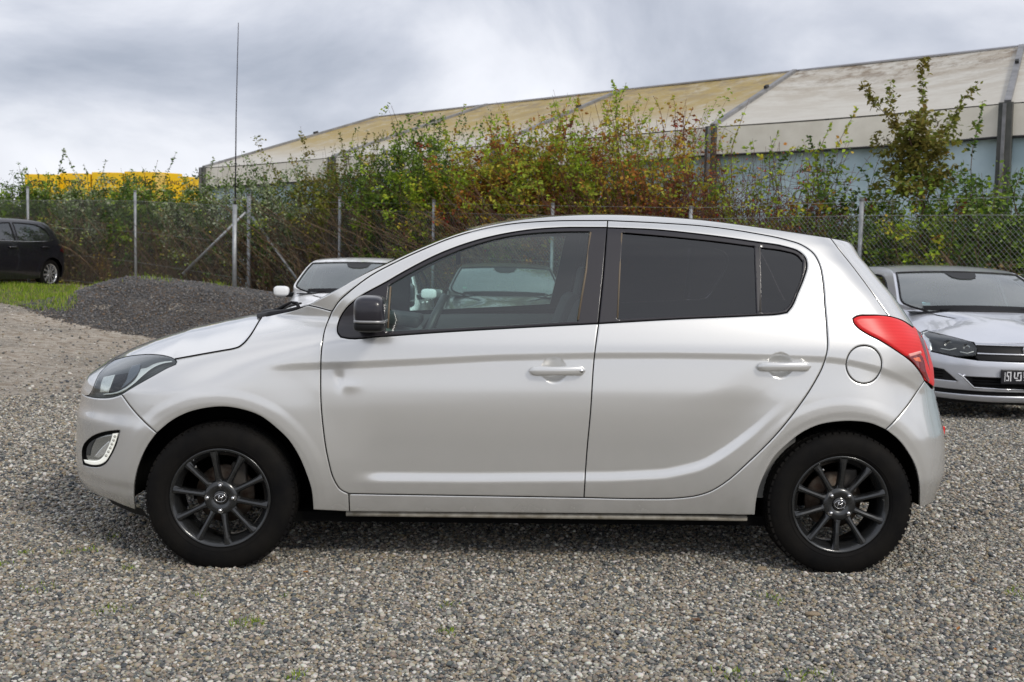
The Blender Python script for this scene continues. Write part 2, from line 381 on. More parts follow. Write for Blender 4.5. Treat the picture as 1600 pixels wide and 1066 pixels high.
def ground_mat():
    m = bpy.data.materials.new('gravel_bed'); m.use_nodes = True; t = m.node_tree; b = t.nodes['Principled BSDF']; N = t.nodes.new
    c = N('ShaderNodeTexCoord'); P = c.outputs['Object']
    def vor(sc, feat='F1'):
        v = N('ShaderNodeTexVoronoi'); v.feature = feat; v.inputs['Scale'].default_value = sc; t.links.new(P, v.inputs['Vector']); return v
    v = vor(66); s = N('ShaderNodeSeparateColor'); t.links.new(v.outputs['Color'], s.inputs[0]); col = ramp_stones(t, s.outputs[0])
    ve = vor(66, 'DISTANCE_TO_EDGE')
    # worn, paler wheel tracks towards the far left, patches of fines elsewhere
    n = N('ShaderNodeTexNoise'); n.inputs['Scale'].default_value = .55; n.inputs['Detail'].default_value = 5; t.links.new(P, n.inputs['Vector'])
    n2 = N('ShaderNodeTexNoise'); n2.inputs['Scale'].default_value = 9; n2.inputs['Detail'].default_value = 8; t.links.new(P, n2.inputs['Vector'])
    sp = N('ShaderNodeSeparateXYZ'); t.links.new(P, sp.inputs[0])
    def mr(x, a, b_, lo=0, hi=1):
        r = N('ShaderNodeMapRange'); r.interpolation_type = 'SMOOTHSTEP'; r.inputs[1].default_value = a; r.inputs[2].default_value = b_; r.inputs[3].default_value = lo; r.inputs[4].default_value = hi; t.links.new(x, r.inputs[0]); return r.outputs[0]
    def mt(op, a, b_):
        q = N('ShaderNodeMath'); q.operation = op
        for i, k in enumerate((a, b_)):
            if isinstance(k, (int, float)): q.inputs[i].default_value = k
            else: t.links.new(k, q.inputs[i])
        return q.outputs[0]
    left = mt('MULTIPLY', mr(sp.outputs[0], -1.2, -4.5), mr(sp.outputs[1], 2.5, 7.0))
    fines = mt('MULTIPLY', left, mr(n.outputs['Fac'], .38, .62, .35, .85))
    mx = N('ShaderNodeMixRGB'); t.links.new(fines, mx.inputs[0]); t.links.new(col, mx.inputs[1])
    fr = N('ShaderNodeValToRGB'); fr.color_ramp.elements[0].color = (.30, .235, .17, 1); fr.color_ramp.elements[1].color = (.56, .50, .42, 1); fr.color_ramp.elements[0].position = .35; fr.color_ramp.elements[1].position = .62
    t.links.new(n2.outputs['Fac'], fr.inputs[0]); t.links.new(fr.outputs[0], mx.inputs[2])
    mm = N('ShaderNodeMixRGB'); mm.blend_type = 'MIX'; mm.inputs[2].default_value = (.05, .048, .045, 1); t.links.new(mx.outputs[0], mm.inputs[1])
    gapf = N('ShaderNodeMapRange'); gapf.inputs[1].default_value = 0; gapf.inputs[2].default_value = .10; gapf.inputs[3].default_value = .75; gapf.inputs[4].default_value = 0
    t.links.new(ve.outputs['Distance'], gapf.inputs[0]); t.links.new(gapf.outputs[0], mm.inputs[0])
    # the farmland beyond: green-brown
    far = mr(sp.outputs[1], 45, 70); m3 = N('ShaderNodeMixRGB'); t.links.new(far, m3.inputs[0]); t.links.new(mm.outputs[0], m3.inputs[1]); m3.inputs[2].default_value = (.07, .08, .035, 1)
    t.links.new(m3.outputs[0], b.inputs['Base Color']); b.inputs['Roughness'].default_value = .85; b.inputs['Specular IOR Level'].default_value = .2
    bp = N('ShaderNodeBump'); bp.inputs['Strength'].default_value = .9; bp.inputs['Distance'].default_value = .008; t.links.new(ve.outputs['Distance'], bp.inputs['Height']); t.links.new(bp.outputs[0], b.inputs['Normal'])
    return m
def axisv(a, b, h, fine, far):
    near = np.arange(a, b+1e-6, fine); s = np.array([h*1.0*k for k in (1, 3, 8, 20, 50, 110, 250, 600, 1400)])
    return np.concatenate([(a-s)[::-1], near, b+s])
gx_ = axisv(-16, 12, .6, .25, 0); gy_ = axisv(-6, 30, .6, .25, 0)
GX, GY = np.meshgrid(gx_, gy_); GZ = G(GX, GY)-.0
m = MB(); n_, k_ = GX.shape
m.v = np.stack([GX, GY, GZ], 2).reshape(-1, 3).tolist()
idx = np.arange(n_*k_).reshape(n_, k_); fq = np.stack([idx[:-1, :-1], idx[:-1, 1:], idx[1:, 1:], idx[1:, :-1]], 2).reshape(-1, 4)
m.f = [tuple(int(i) for i in q) for q in fq]; m.m = [0]*len(m.f); m.sm = [True]*len(m.f)
tag(m.build('ground', ground_mat()), kind='structure')
# ---- geometry-node scatter: points given as a mesh, shapes chosen at random
def pebble(seed, flat=.62, sub=2):
    r = random.Random(seed); bm = bmesh.new(); bmesh.ops.create_icosphere(bm, subdivisions=sub, radius=.5)
    sx, sy, sz = r.uniform(.85, 1.25), r.uniform(.7, 1.0), flat*r.uniform(.8, 1.1); pl = [(Vector((r.uniform(-1, 1), r.uniform(-1, 1), r.uniform(-1, 1))).normalized(), r.uniform(.30, .42)) for _ in range(5)]
    for v in bm.verts:
        p = v.co.copy()
        for n, d in pl:
            q = p.dot(n)-d
            if q > 0: p -= n*q*.8
        v.co = Vector((p.x*sx, p.y*sy, p.z*sz))
    for f in bm.faces: f.smooth = True
    me = bpy.data.meshes.new('pebble_shape'); bm.to_mesh(me); bm.free(); return me
def scatter(name, pts, scl, shapes, material, kind='stuff', tilt=.5):
    """one stuff object: every point carries one small mesh"""
    me = bpy.data.meshes.new(name); me.from_pydata(np.asarray(pts).tolist(), [], [])
    a = me.attributes.new('s', 'FLOAT', 'POINT'); a.data.foreach_set('value', np.asarray(scl, np.float32))
    rot = np.stack([rng.uniform(-tilt, tilt, len(pts)), rng.uniform(-tilt, tilt, len(pts)), rng.uniform(0, 2*PI, len(pts))], 1).astype(np.float32)
    a = me.attributes.new('r', 'FLOAT_VECTOR', 'POINT'); a.data.foreach_set('vector', rot.ravel())
    a = me.attributes.new('k', 'INT', 'POINT'); a.data.foreach_set('value', rng.integers(0, len(shapes), len(pts)).astype(np.int32))
    o = link(name, me, None); o['kind'] = kind
    ng = bpy.data.node_groups.new(name, 'GeometryNodeTree'); ng.interface.new_socket('Geometry', in_out='INPUT', socket_type='NodeSocketGeometry'); ng.interface.new_socket('Geometry', in_out='OUTPUT', socket_type='NodeSocketGeometry')
    gi = ng.nodes.new('NodeGroupInput'); go = ng.nodes.new('NodeGroupOutput'); ip = ng.nodes.new('GeometryNodeInstanceOnPoints'); m2p = ng.nodes.new('GeometryNodeMeshToPoints')
    ji = ng.nodes.new('GeometryNodeGeometryToInstance')
    for s in shapes[::-1]:
        oi = ng.nodes.new('GeometryNodeObjectInfo'); oi.inputs[0].default_value = s; oi.inputs['As Instance'].default_value = True; ng.links.new(oi.outputs['Geometry'], ji.inputs[0])
    def at(n, ty):
        q = ng.nodes.new('GeometryNodeInputNamedAttribute'); q.data_type = ty; q.inputs['Name'].default_value = n; return q.outputs['Attribute']
    ng.links.new(gi.outputs[0], m2p.inputs[0]); ng.links.new(m2p.outputs[0], ip.inputs['Points']); ng.links.new(ji.outputs[0], ip.inputs['Instance'])
    # Geometry to Instance of already-instanced objects nests one level; pick from the joined set instead
    jn = ng.nodes.new('GeometryNodeJoinGeometry')
    for s in shapes[::-1]:
        oi = ng.nodes.new('GeometryNodeObjectInfo'); oi.inputs[0].default_value = s; oi.inputs['As Instance'].default_value = True; ng.links.new(oi.outputs['Geometry'], jn.inputs[0])
    ng.links.new(jn.outputs[0], ip.inputs['Instance']); ip.inputs['Pick Instance'].default_value = True
    ng.links.new(at('k', 'INT'), ip.inputs['Instance Index'])
    e2r = ng.nodes.new('FunctionNodeEulerToRotation'); ng.links.new(at('r', 'FLOAT_VECTOR'), e2r.inputs[0]); ng.links.new(e2r.outputs[0], ip.inputs['Rotation'])
    ng.links.new(at('s', 'FLOAT'), ip.inputs['Scale']); ng.links.new(ip.outputs[0], go.inputs[0])
    md = o.modifiers.new('scatter', 'NODES'); md.node_group = ng
    return o
STASH = bpy.data.collections.new('shapes')          # not linked to the scene: only the shapes the scatters use
def shape_obj(me, material):
    me.materials.append(material); o = bpy.data.objects.new('shape', me); STASH.objects.link(o); return o
PSH = [shape_obj(pebble(i), PEB) for i in range(8)]
def wedge(z0, z1, n, lat=.68, power=1.0):
    """n random ground points between depths z0..z1 within a bit more than the view"""
    u = rng.random(n); z = np.sqrt(z0**2+(z1**2-z0**2)*u); x = (rng.random(n)*2-1)*lat*z
    X = CAM[0]+_R[0]*x+_F[0]*z; Y = CAM[1]+_R[1]*x+_F[1]*z; return X, Y
def pale(X, Y): return (1-sstep(-4.5, -1.2, X))*sstep(2.5, 7, Y)
def gz_(X, Y): return G(X, Y)
def grav(name, z0, z1, n, s0, s1, lift=.15, keep=None):
    X, Y = wedge(z0, z1, n); s = s0*np.exp(rng.normal(0, .30, n)); s = np.clip(s, s0*.5, s1)
    if keep is not None: k = keep(X, Y); X, Y, s = X[k], Y[k], s[k]
    Z = G(X, Y)+s*rng.uniform(-.1, .45, len(X)); return np.stack([X, Y, Z], 1), s
X1, S1 = grav('g', 2.9, 5.2, 247000, .0113, .026, keep=lambda X, Y: rng.random(len(X)) > .3*pale(X, Y))
X2, S2 = grav('g', 5.2, 10.5, 284000, .0145, .028, keep=lambda X, Y: (MND(X, Y) < .01) & (rng.random(len(X)) > .82*pale(X, Y)))
X3, S3 = grav('g', 10.5, 19, 90000, .026, .045, keep=lambda X, Y: (MND(X, Y) < .01) & (rng.random(len(X)) > .9*pale(X, Y)) & (G(X, Y) < .33))
GRAVEL = scatter('gravel', np.concatenate([X1, X2, X3]), np.concatenate([S1, S2, S3]), PSH, PEB)
# ---- heap of dark gravel
HEAPM = mat('heap_gravel', (.11, .105, .10), .9, bump=(38, .9, .02), var=(2.5, (.075, .055, .04)))
gxm = np.arange(-9, 2.5, .09); gym = np.arange(11.8, 18.6, .09); HX, HY = np.meshgrid(gxm, gym); mh = MND(HX, HY)
HZ = G(HX, HY)+np.where(mh > .004, .006+.010*np.sin(HX*5+np.sin(HY*4))*np.sin(HY*6)*np.clip(mh*3, 0, 1), -.06)
m = MB(); n_, k_ = HX.shape; m.v = np.stack([HX, HY, HZ], 2).reshape(-1, 3).tolist(); idx = np.arange(n_*k_).reshape(n_, k_)
fq = np.stack([idx[:-1, :-1], idx[:-1, 1:], idx[1:, 1:], idx[1:, :-1]], 2).reshape(-1, 4); keepf = mh.reshape(-1)[fq].max(1) > .004
m.f = [tuple(int(i) for i in q) for q in fq[keepf]]; m.m = [0]*len(m.f); m.sm = [True]*len(m.f)
tag(m.build('gravel_mound', HEAPM), kind='structure')
def dark_stone():
    m = bpy.data.materials.new('dark_stone'); m.use_nodes = True; t = m.node_tree; b = t.nodes['Principled BSDF']; oi = t.nodes.new('ShaderNodeObjectInfo')
    r = t.nodes.new('ShaderNodeValToRGB'); r.color_ramp.interpolation = 'CONSTANT'; cr = r.color_ramp; cr.elements[0].color = (.065, .066, .070, 1); cr.elements[1].position = .3; cr.elements[1].color = (.125, .124, .128, 1)
    for p, c in ((.55, (.090, .086, .082)), (.75, (.17, .16, .15)), (.88, (.14, .10, .07)), (.98, (.26, .24, .21))): e = cr.elements.new(p); e.color = (*c, 1)
    t.links.new(oi.outputs['Random'], r.inputs[0]); t.links.new(r.outputs[0], b.inputs['Base Color']); b.inputs['Roughness'].default_value = .85; return m
DST = dark_stone(); DSH = [shape_obj(pebble(20+i, .7, 1), DST) for i in range(5)]
n = 130000; X = rng.uniform(-8.5, 2.2, n); Y = rng.uniform(12, 18.3, n); k = MND(X, Y) > rng.uniform(0.0, .05, n); X, Y = X[k], Y[k]; s = .023*np.exp(rng.normal(0, .38, len(X)))
s = np.clip(s, .010, .075); tag(scatter('dark_stones', np.stack([X, Y, G(X, Y)+.012+s*.15], 1), s, DSH, DST, tilt=1.0), kind='stuff')
# ---- grass: patch by the dark car, tufts in the gravel
def leafmat(name, cols, rough=.55, trl=.25, tone=False):
    m = bpy.data.materials.new(name); m.use_nodes = True; t = m.node_tree; b = t.nodes['Principled BSDF']; g = t.nodes.new('ShaderNodeNewGeometry')
    r = t.nodes.new('ShaderNodeValToRGB'); cr = r.color_ramp; cr.interpolation = 'LINEAR'
    if tone: at_ = t.nodes.new('ShaderNodeAttribute'); at_.attribute_name = 'tone'
    while len(cr.elements) > 1: cr.elements.remove(cr.elements[0])
    tot = sum(w for w, c in cols); acc = 0
    for i, (w, c) in enumerate(cols):
        p = (acc+w/2)/tot; acc += w
        if i == 0: cr.elements[0].position = p; cr.elements[0].color = (*c, 1)
        else: e = cr.elements.new(p); e.color = (*c, 1)
    t.links.new(at_.outputs['Fac'] if tone else g.outputs['Random Per Island'], r.inputs[0]); t.links.new(r.outputs[0], b.inputs['Base Color']); b.inputs['Roughness'].default_value = rough; b.inputs['Specular IOR Level'].default_value = .12
    tl = t.nodes.new('ShaderNodeBsdfTranslucent'); mx = t.nodes.new('ShaderNodeMixShader'); mx.inputs[0].default_value = trl; o = t.nodes['Material Output']
    t.links.new(r.outputs[0], tl.inputs[0]); t.links.new(b.outputs[0], mx.inputs[1]); t.links.new(tl.outputs[0], mx.inputs[2]); t.links.new(mx.outputs[0], o.inputs[0]); return m
GRASSM = leafmat('grass_blades', [(3, (.14, .22, .025)), (4, (.24, .36, .035)), (2, (.34, .43, .06)), (1, (.34, .30, .12))], .5, .35)
def blades(m, X, Y, h, w, lean=.5):
    for x, y, hh in zip(X, Y, h):
        z = float(G(x, y)); a = rng.uniform(0, 2*PI); c, s = math.cos(a)*w, math.sin(a)*w; l = rng.uniform(-lean, lean, 2)*hh
        m.add([(x-c, y-s, z-.01), (x+c, y+s, z-.01), (x+c*.6+l[0]*.4, y+s*.6+l[1]*.4, z+hh*.6), (x-c*.6+l[0]*.4, y-s*.6+l[1]*.4, z+hh*.6), (x+l[0], y+l[1], z+hh)], [(0, 1, 2, 3), (3, 2, 4)])
def patchmask(X, Y):
    n1 = np.sin(X*1.9+.7*Y)*.5+np.sin(Y*1.3-X*.6)*.5
    lat = (X-CAM[0])*_R[0]+(Y-CAM[1])*_R[1]; dep = (X-CAM[0])*_F[0]+(Y-CAM[1])*_F[1]; px = 800+FPX*lat/dep
    py = horiz(px)+FPX*(CAM[2]-G(X, Y))/dep
    lim = np.interp(px, [-200, 0, 60, 110, 125], [468, 476, 489, 488, 470]); top = np.interp(px, [-200, 90, 125, 150], [400, 425, 452, 470])
    return (py < lim+n1*4) & (py > top) & (px < 122+n1*10) & (px > -260) & (dep > 9) & (dep < 23)
n = 60000; X = rng.uniform(-17, -5, n); Y = rng.uniform(8, 19, n); k = patchmask(X, Y); X, Y = X[k][:34000], Y[k][:34000]
m = MB(); blades(m, X, Y, rng.uniform(.03, .11, len(X))*(1+.5*np.sin(X*3)*np.sin(Y*2.3)), .009); tag(m.build('grass', GRASSM), kind='stuff')
# soil sheet under the grass, 1 cm above the gravel bed
GXs, GYs = np.meshgrid(np.arange(-17, -5, .15), np.arange(8, 19.5, .15)); mk = patchmask(GXs, GYs); m = MB(); n_, k_ = GXs.shape
m.v = np.stack([GXs, GYs, G(GXs, GYs)+.015], 2).reshape(-1, 3).tolist(); idx = np.arange(n_*k_).reshape(n_, k_); fq = np.stack([idx[:-1, :-1], idx[:-1, 1:], idx[1:, 1:], idx[1:, :-1]], 2).reshape(-1, 4); kf = mk.reshape(-1)[fq].all(1)
m.f = [tuple(int(i) for i in q) for q in fq[kf]]; m.m = [0]*len(m.f); m.sm = [True]*len(m.f)
tag(m.build('turf', mat('turf', (.10, .13, .03), .9, var=(6, (.09, .08, .04)))), kind='structure')
# tufts and moss in the gravel, seen in the photograph at these pixels
def gp(px, py, it=12):
    d = ray(px, py); z = (CAM[2])/(-(d[2])) if d[2] < 0 else 20
    for _ in range(it): p = CAM+d*z; z += (p[2]-float(G(p[0], p[1])))/max(-d[2], .02)*.8
    return CAM+d*z
m = MB()
for px, py, r, k in ((66, 921, .05, 26), (175, 955, .06, 40), (104, 866, .03, 24), (142, 862, .03, 26), (8, 884, .03, 20), (378, 977, .05, 40), (394, 975, .04, 30), (462, 1060, .03, 24), (205, 890, .03, 22), (40, 866, .03, 16), (1208, 938, .05, 36),
                     (1592, 930, .06, 40), (1145, 1058, .05, 40), (1240, 1060, .05, 30), (1278, 1058, .04, 24), (305, 932, .03, 18), (694, 990, .03, 26), (700, 950, .03, 16), (175, 842, .04, 20), (445, 935, .03, 12)):
    p = gp(px, py); k = int(k*1.2); X = p[0]+rng.normal(0, r*.6, k); Y = p[1]+rng.normal(0, r*.6, k); blades(m, X, Y, rng.uniform(.010, .026, k), .0028, .9)
for px, py, r, k in ((195, 430, .25, 120), (212, 432, .2, 90), (332, 484, .12, 110), (250, 438, .3, 50), (262, 444, .3, 60), (185, 440, .2, 50), (370, 437, .2, 40), (300, 446, .3, 40), (118, 448, .2, 40), (130, 490, .3, 50), (240, 506, .4, 80), (345, 507, .3, 80), (150, 500, .3, 60), (420, 460, .3, 40), (100, 470, .3, 60)):
    p = gp(px, py); X = p[0]+rng.normal(0, r*.5, k); Y = p[1]+rng.normal(0, r*.5, k); blades(m, X, Y, rng.uniform(.04, .14, k), .008, .6)
tag(m.build('weed_tufts', GRASSM), kind='stuff')
# a few larger stones and fallen leaves that can be picked out
BIG = mat('tan_stone', (.36, .29, .20), .8, bump=(40, .5, .004), var=(25, (.2, .15, .10)))
for px, py, s, lb in ((1270, 964, .058, 'tan knobbly stone lying on the gravel in front of the rear wheel'), (1190, 892, .045, 'flat pale stone on the gravel just left of the rear tyre'), (246, 877, .035, 'pale rounded stone below the front tyre'),
                      (340, 1000, .0, '')):
    if not s: continue
    p = gp(px, py); o = link('stone', pebble(int(px)), BIG); o.location = (p[0], p[1], p[2]+s*.2); o.scale = (s, s*.8, s*.7); tag(o, lb, 'stone')
LEAFD = mat('dead_leaf', (.32, .13, .03), .7); LEAFB = mat('brown_leaf', (.14, .08, .045), .7)
for px, py, s, mt_, lb in ((1497, 990, .03, LEAFD, 'orange dead leaf on the gravel at lower right'), (1555, 1022, .022, LEAFD, 'small rust coloured leaf on the gravel near the right edge'), (1088, 977, .04, LEAFB, 'curled dry brown leaf on the gravel below the rear door'),
                           (1520, 914, .035, LEAFB, 'dark curled leaf on the gravel right of the rear wheel'), (478, 900, .024, LEAFD, 'rusty leaf on the gravel right of the front tyre')):
    p = gp(px, py); m = MB(); a = rng.uniform(0, 6); c, s_ = math.cos(a), math.sin(a)
    pts = [(-.5, 0, .1), (-.15, .22, .3), (.25, .2, .2), (.55, 0, .35), (.2, -.22, .25), (-.2, -.2, .35), (0, 0, .05)]
    m.add([(p[0]+s*(x*c-y*s_), p[1]+s*(x*s_+y*c), p[2]+.012+s*z) for x, y, z in pts], [(0, 6, 1), (1, 6, 2), (2, 6, 3), (3, 6, 4), (4, 6, 5), (5, 6, 0)]); tag(m.build('fallen_leaf', mt_), lb, 'leaf')
# ------------------------------------------------------------------ the silver car in front: body surface
YC = .855
def lut(zs, vs, sig=.014, lo=-.2, hi=1.8, step=.002):
    g = np.arange(lo, hi, step); v = np.interp(g, zs, vs); k = int(4*sig/step); w = np.exp(-.5*(np.arange(-k, k+1)*step/sig)**2); w /= w.sum()
    v = np.convolve(np.pad(v, k, mode='edge'), w, 'valid')
    # quadratic edges stay flat because of the padding
    return lambda z: np.interp(z, g, v)
baseW = lut([.10, .18, .25, .31, .36, .45, .55, .65, .75, .85, .93, 1.0, 1.1, 1.2, 1.3, 1.36, 1.40, 1.43, 1.46, 1.50, 1.8],
            [.085, .060, .038, .026, .017, .006, .000, -.003, -.002, .004, .014, .034, .070, .108, .150, .182, .206, .236, .285, .40, 1.2], .02)
MX = [-.785, -.785, -.778, -.752, -.672, -.555, -.435, -.28, -.12, -.02, .10, .16]
MZ = [.40, .60, .665, .715, .775, .835, .882, .93, .968, .988, 1.002, 1.008]
Lf = lut([0, 1.0, 1.12, 1.3, 1.8], [.85, .85, .62, .34, .32], .03)
Lr = lut([0, .80, .98, 1.8], [.62, .60, .40, .34], .03)
NF, NR = 2.5, 2.9
def sup(t, n):
    t = np.clip(t, 0, 1); return np.maximum(1-(1-t)**n, 0)**(1/n)
_zs = np.arange(.16, 1.50, .02)
XnT = np.interp(_zs, MZ, MX); XnT[_zs > .99] = np.interp(_zs[_zs > .99], [.99, 1.02, 1.1, 1.6], [.03, .05, .03, -.05])
XrT = np.full(len(_zs), 3.16)
def proj(P):
    d = P-CAM; z = d@CF; return 800+FPX*(d@CR)/z, 533-FPX*(d@CU)/z
SILF = np.array([(620, 133), (631, 125), (645, 119.8), (666, 118.6), (700, 118.7), (728, 119.8), (744, 121), (757, 130), (770, 150), (782, 172), (800, 195)])
SILR = np.array([(377, 1322), (381, 1332.4), (391, 1337), (402.5, 1344), (415, 1356), (436, 1373), (461.6, 1395.7), (492.6, 1416.8), (513, 1430), (527, 1442), (545.6, 1449.5),
                 (574, 1458), (589, 1459), (609, 1460), (633, 1465), (657, 1471), (674, 1475), (706, 1476.5), (738, 1476), (770, 1461.5), (787, 1456), (800, 1452)])
def solve(z, front):
    b = float(baseW(z)); HW = YC-b; L = float((Lf if front else Lr)(z)); n = NF if front else NR
    t = np.linspace(0, 1, 90)**1.5; w = YC-HW*sup(t, n)
    def edge(x0):
        X = x0+L*t if front else x0-L*t
        P = np.stack([X, w, np.full_like(X, z)], 1); px, py = proj(P); k = np.argmin(px) if front else np.argmax(px); return px[k], py[k]
    lo, hi = (-1.3, .6) if front else (2.2, 3.6)
    T = SILF if front else SILR
    for _ in range(30):
        m = (lo+hi)/2; px, py = edge(m)
        if px < np.interp(py, T[:, 0], T[:, 1]): lo = m
        else: hi = m
    return m
for i, z in enumerate(_zs):
    if z < .64: XnT[i] = solve(z, True)
    XrT[i] = solve(z, False)
k_ = (_zs > .60) & (_zs < .70); XnT[k_] = np.interp(_zs[k_], [.58, .72], [XnT[_zs <= .6][-1], np.interp(.72, MZ, MX)])
Xn = lut(_zs, XnT, .010); Xr = lut(_zs, XrT, .010)
def gsm(a, b, x): return sstep(a, b, x)
CRU = lut([-2, .0, .12, .52, .80, 1.10, 1.5, 1.80, 2.1, 2.44, 2.53, 2.66, 2.77, 2.86, 3.2], [.832]*2+[.832, .850, .868, .888, .903, .908, .908, .902, .892, .862, .822, .775, .60], .03, -2, 4)
CRL = lut([-2, .55, 1.0, 1.58, 1.80, 1.95, 2.06, 2.16, 2.3, 4], [.352, .360, .362, .374, .388, .425, .50, .585, .72, .9], .03, -2, 4)
HND = []        # door handle bowls (x, z, rx, rz)
def off(X, Z):
    X = np.asarray(X, float); Z = np.asarray(Z, float)
    b = baseW(Z); xn = Xn(Z); xr = Xr(Z)
    o = YC-(YC-b)*sup((X-xn)/Lf(Z), NF)*sup((xr-X)/Lr(Z), NR)
    # character line under the windows
    zc = CRU(X); f = gsm(.10, .45, X)*(1-gsm(2.78, 2.95, X)); t = zc-Z
    o = o+f*.0052*gsm(-.005, .028, t)*(1-gsm(.024, .19, t))
    # lower crease of the doors that sweeps up at the back
    zl = CRL(X); f = gsm(.50, .66, X)*(1-gsm(1.98, 2.30, X)); t = Z-zl
    o = o+f*.0135*gsm(-.003, .052, t)*(1-gsm(.06, .33, t))
    # flares round the wheels
    for cx_, s in ((0, 1), (2.525, 1)):
        r = np.sqrt((X-cx_)**2+(Z-.29)**2)
        o = o-.0085*(1-gsm(.385, .58, r))-.0022*(1-gsm(.415, .455, r))+.004*(1-gsm(.36, .395, r))
    for (hx, hz, rx, rz) in HND:
        q = ((X-hx)/rx)**2+((Z-hz)/rz)**2; o = o+.013*np.clip(1-q, 0, 1)**1.2
    # the dent behind the front edge of the door
    o = o+.006*np.exp(-(((X-.475)/.018)**2+((Z-.785+.3*(X-.475))/.034)**2))-.003*np.exp(-(((X-.52)/.035)**2+((Z-.755)/.02)**2))
    # fog lamp scoop of the front bumper and the fold under it
    q = np.exp(-(((X+.60)/.16)**2+((Z-.475)/.075)**2)); o = o+.012*q
    o = o+.010*(1-gsm(.30, .345, Z))*(1-gsm(-.40, -.30, X))
    return o
_Ys = np.concatenate([np.arange(-.06, .5, .004), np.arange(.5, 1.0, .006)])
def on_side(px, py):
    px = np.atleast_1d(np.asarray(px, float)); py = np.atleast_1d(np.asarray(py, float)); d = ray(px, py); out = np.empty((len(px), 3))
    for i in range(len(px)):
        t = (_Ys-CAM[1])/d[i, 1]; X = CAM[0]+d[i, 0]*t; Z = CAM[2]+d[i, 2]*t; g = _Ys-off(X, Z); k = np.argmax(g >= 0)
        if g[k] < 0: k = int(np.argmax(g)); y = _Ys[k]
        elif k == 0: y = _Ys[0]
        else: y = _Ys[k-1]+(_Ys[k]-_Ys[k-1])*(-g[k-1])/(g[k]-g[k-1])
        t = (y-CAM[1])/d[i, 1]; out[i] = CAM+d[i]*t
    return out
def XZ(pts, closed=True, sm=True, sharp=38):
    P = smooth_loop(pts, closed, 4, sharp) if sm else np.array(pts, float)
    q = on_side(P[:, 0], P[:, 1]); return q[:, [0, 2]]
for (hx, hy, rx, ry) in ((865.5, 578.6, 20, 21), (1219, 571.5, 19.5, 21)):
    p = on_side(hx, hy)[0]; HND.append((p[0], p[2], rx/382, ry/382))
car = empty('hatchback', (0, 0, 0))
tag(car, 'silver white five door hatchback with black alloy wheels, largest and nearest car', 'car')
NEAR = ((0, 0, 0), (1, 0, 0), (0, 0, 1), (0, 1, 0)); FAR = ((0, 2*YC, 0), (1, 0, 0), (0, 0, 1), (0, -1, 0))
CREP = np.array([(x, float(c(x))+dz) for c, a, b, z0, z1 in ((CRU, .0, 2.95, -.034, .012), (CRL, .5, 2.3, -.012, .06)) for x in np.arange(a, b, .009) for dz in np.arange(z0, z1, .0045)])
RINGP = np.array([(c+r*math.cos(a), .29+r*math.sin(a)) for c in (0, 2.525) for r in np.arange(.385, .57, .010) for a in np.arange(-.3, PI+.3, .010/r*1.4)])
HNDP = np.array([(h[0]+r*math.cos(a)*h[2], h[1]+r*math.sin(a)*h[3]) for h in HND for r in np.arange(.08, 1.2, .1) for a in np.linspace(0, 2*PI, 4+int(r*30), endpoint=False)])
DENTP = np.array([(x, z) for x in np.arange(.43, .56, .006) for z in np.arange(.74, .87, .006)])
def both(name, outer, mats, lift=off, **k):
    r = []
    for fr in (NEAR, FAR): r.append(panel(name, outer, lift, mats, k.get('parent', car), fr, **{a: b for a, b in k.items() if a != 'parent'}))
    return r
A = np.array
ARF = [(489, 797), (486, 765), (478, 740), (467.5, 715), (451, 688.5), (430, 668), (405.5, 650), (376.6, 640), (347.7, 636), (323, 638), (294, 645), (269, 657.5), (245, 677)]
ARF2 = [(245, 677), (232, 694.7), (219.7, 719.5), (212.3, 744), (209.4, 769), (212, 797)]
BSE = [(245, 677), (224, 658), (205, 637), (189.6, 616)]
HLLO = [(138, 619.3), (145.6, 621), (159, 622), (176, 620.5), (189.6, 616), (201, 609), (218, 599), (243.5, 584.7), (262, 574.5), (274, 569.5), (275.6, 566), (273.4, 561)]
HLUP = [(273.4, 561), (268.8, 558.5), (258.7, 555.5), (243.5, 553.5), (218, 554), (194.5, 557.7), (179, 562.7), (165, 573), (155, 584), (148, 598), (143, 611), (138, 619.3)]
HOODS = [(273.4, 561), (314.7, 553.5), (350, 547.3), (364, 544.8), (373, 542), (380, 537), (387, 529.5), (397, 515), (404, 503), (409, 496)]
SEAMD = [(519, 486.5), (508.5, 512), (502.6, 545), (501, 590), (501.3, 625), (504.6, 665.8), (513, 719.5), (523, 752), (532, 765), (545, 771.8)]
TOPS = [(519, 486.5), (528, 473), (549, 453.5), (579, 431), (618, 410), (660, 390.5), (708, 371), (750, 359), (795, 350.5), (855, 345.8), (949.5, 344.8)]
TOPR = [(949.5, 344.8), (1025, 348.3), (1103, 353.8), (1181, 365), (1228, 374.7), (1253, 383), (1272, 397), (1281, 414), (1286, 439), (1289, 476), (1292.5, 520), (1293, 545), (1287.5, 568), (1271, 601),
        (1247, 637), (1210.7, 681.8), (1170, 722), (1130, 756.4), (1110, 768), (1090, 774.5), (1065, 778), (997.5, 779.6), (912.5, 777.8)]
SEAMB = [(949.5, 344.8), (948, 371), (943.5, 425), (935.4, 506), (928.5, 560), (923, 641), (916.5, 713), (912.5, 777.8)]
DLOF = [(948.9, 355.4), (930, 355.4), (876, 355.7), (825, 359.5), (780, 367), (735, 378.5), (690, 395), (636, 422), (603, 441), (561, 465), (541, 482), (530, 500), (527, 512), (527.5, 520), (532.5, 527),
        (545, 529.4), (585, 527), (690, 519.5), (810, 512.5), (935.4, 506)]
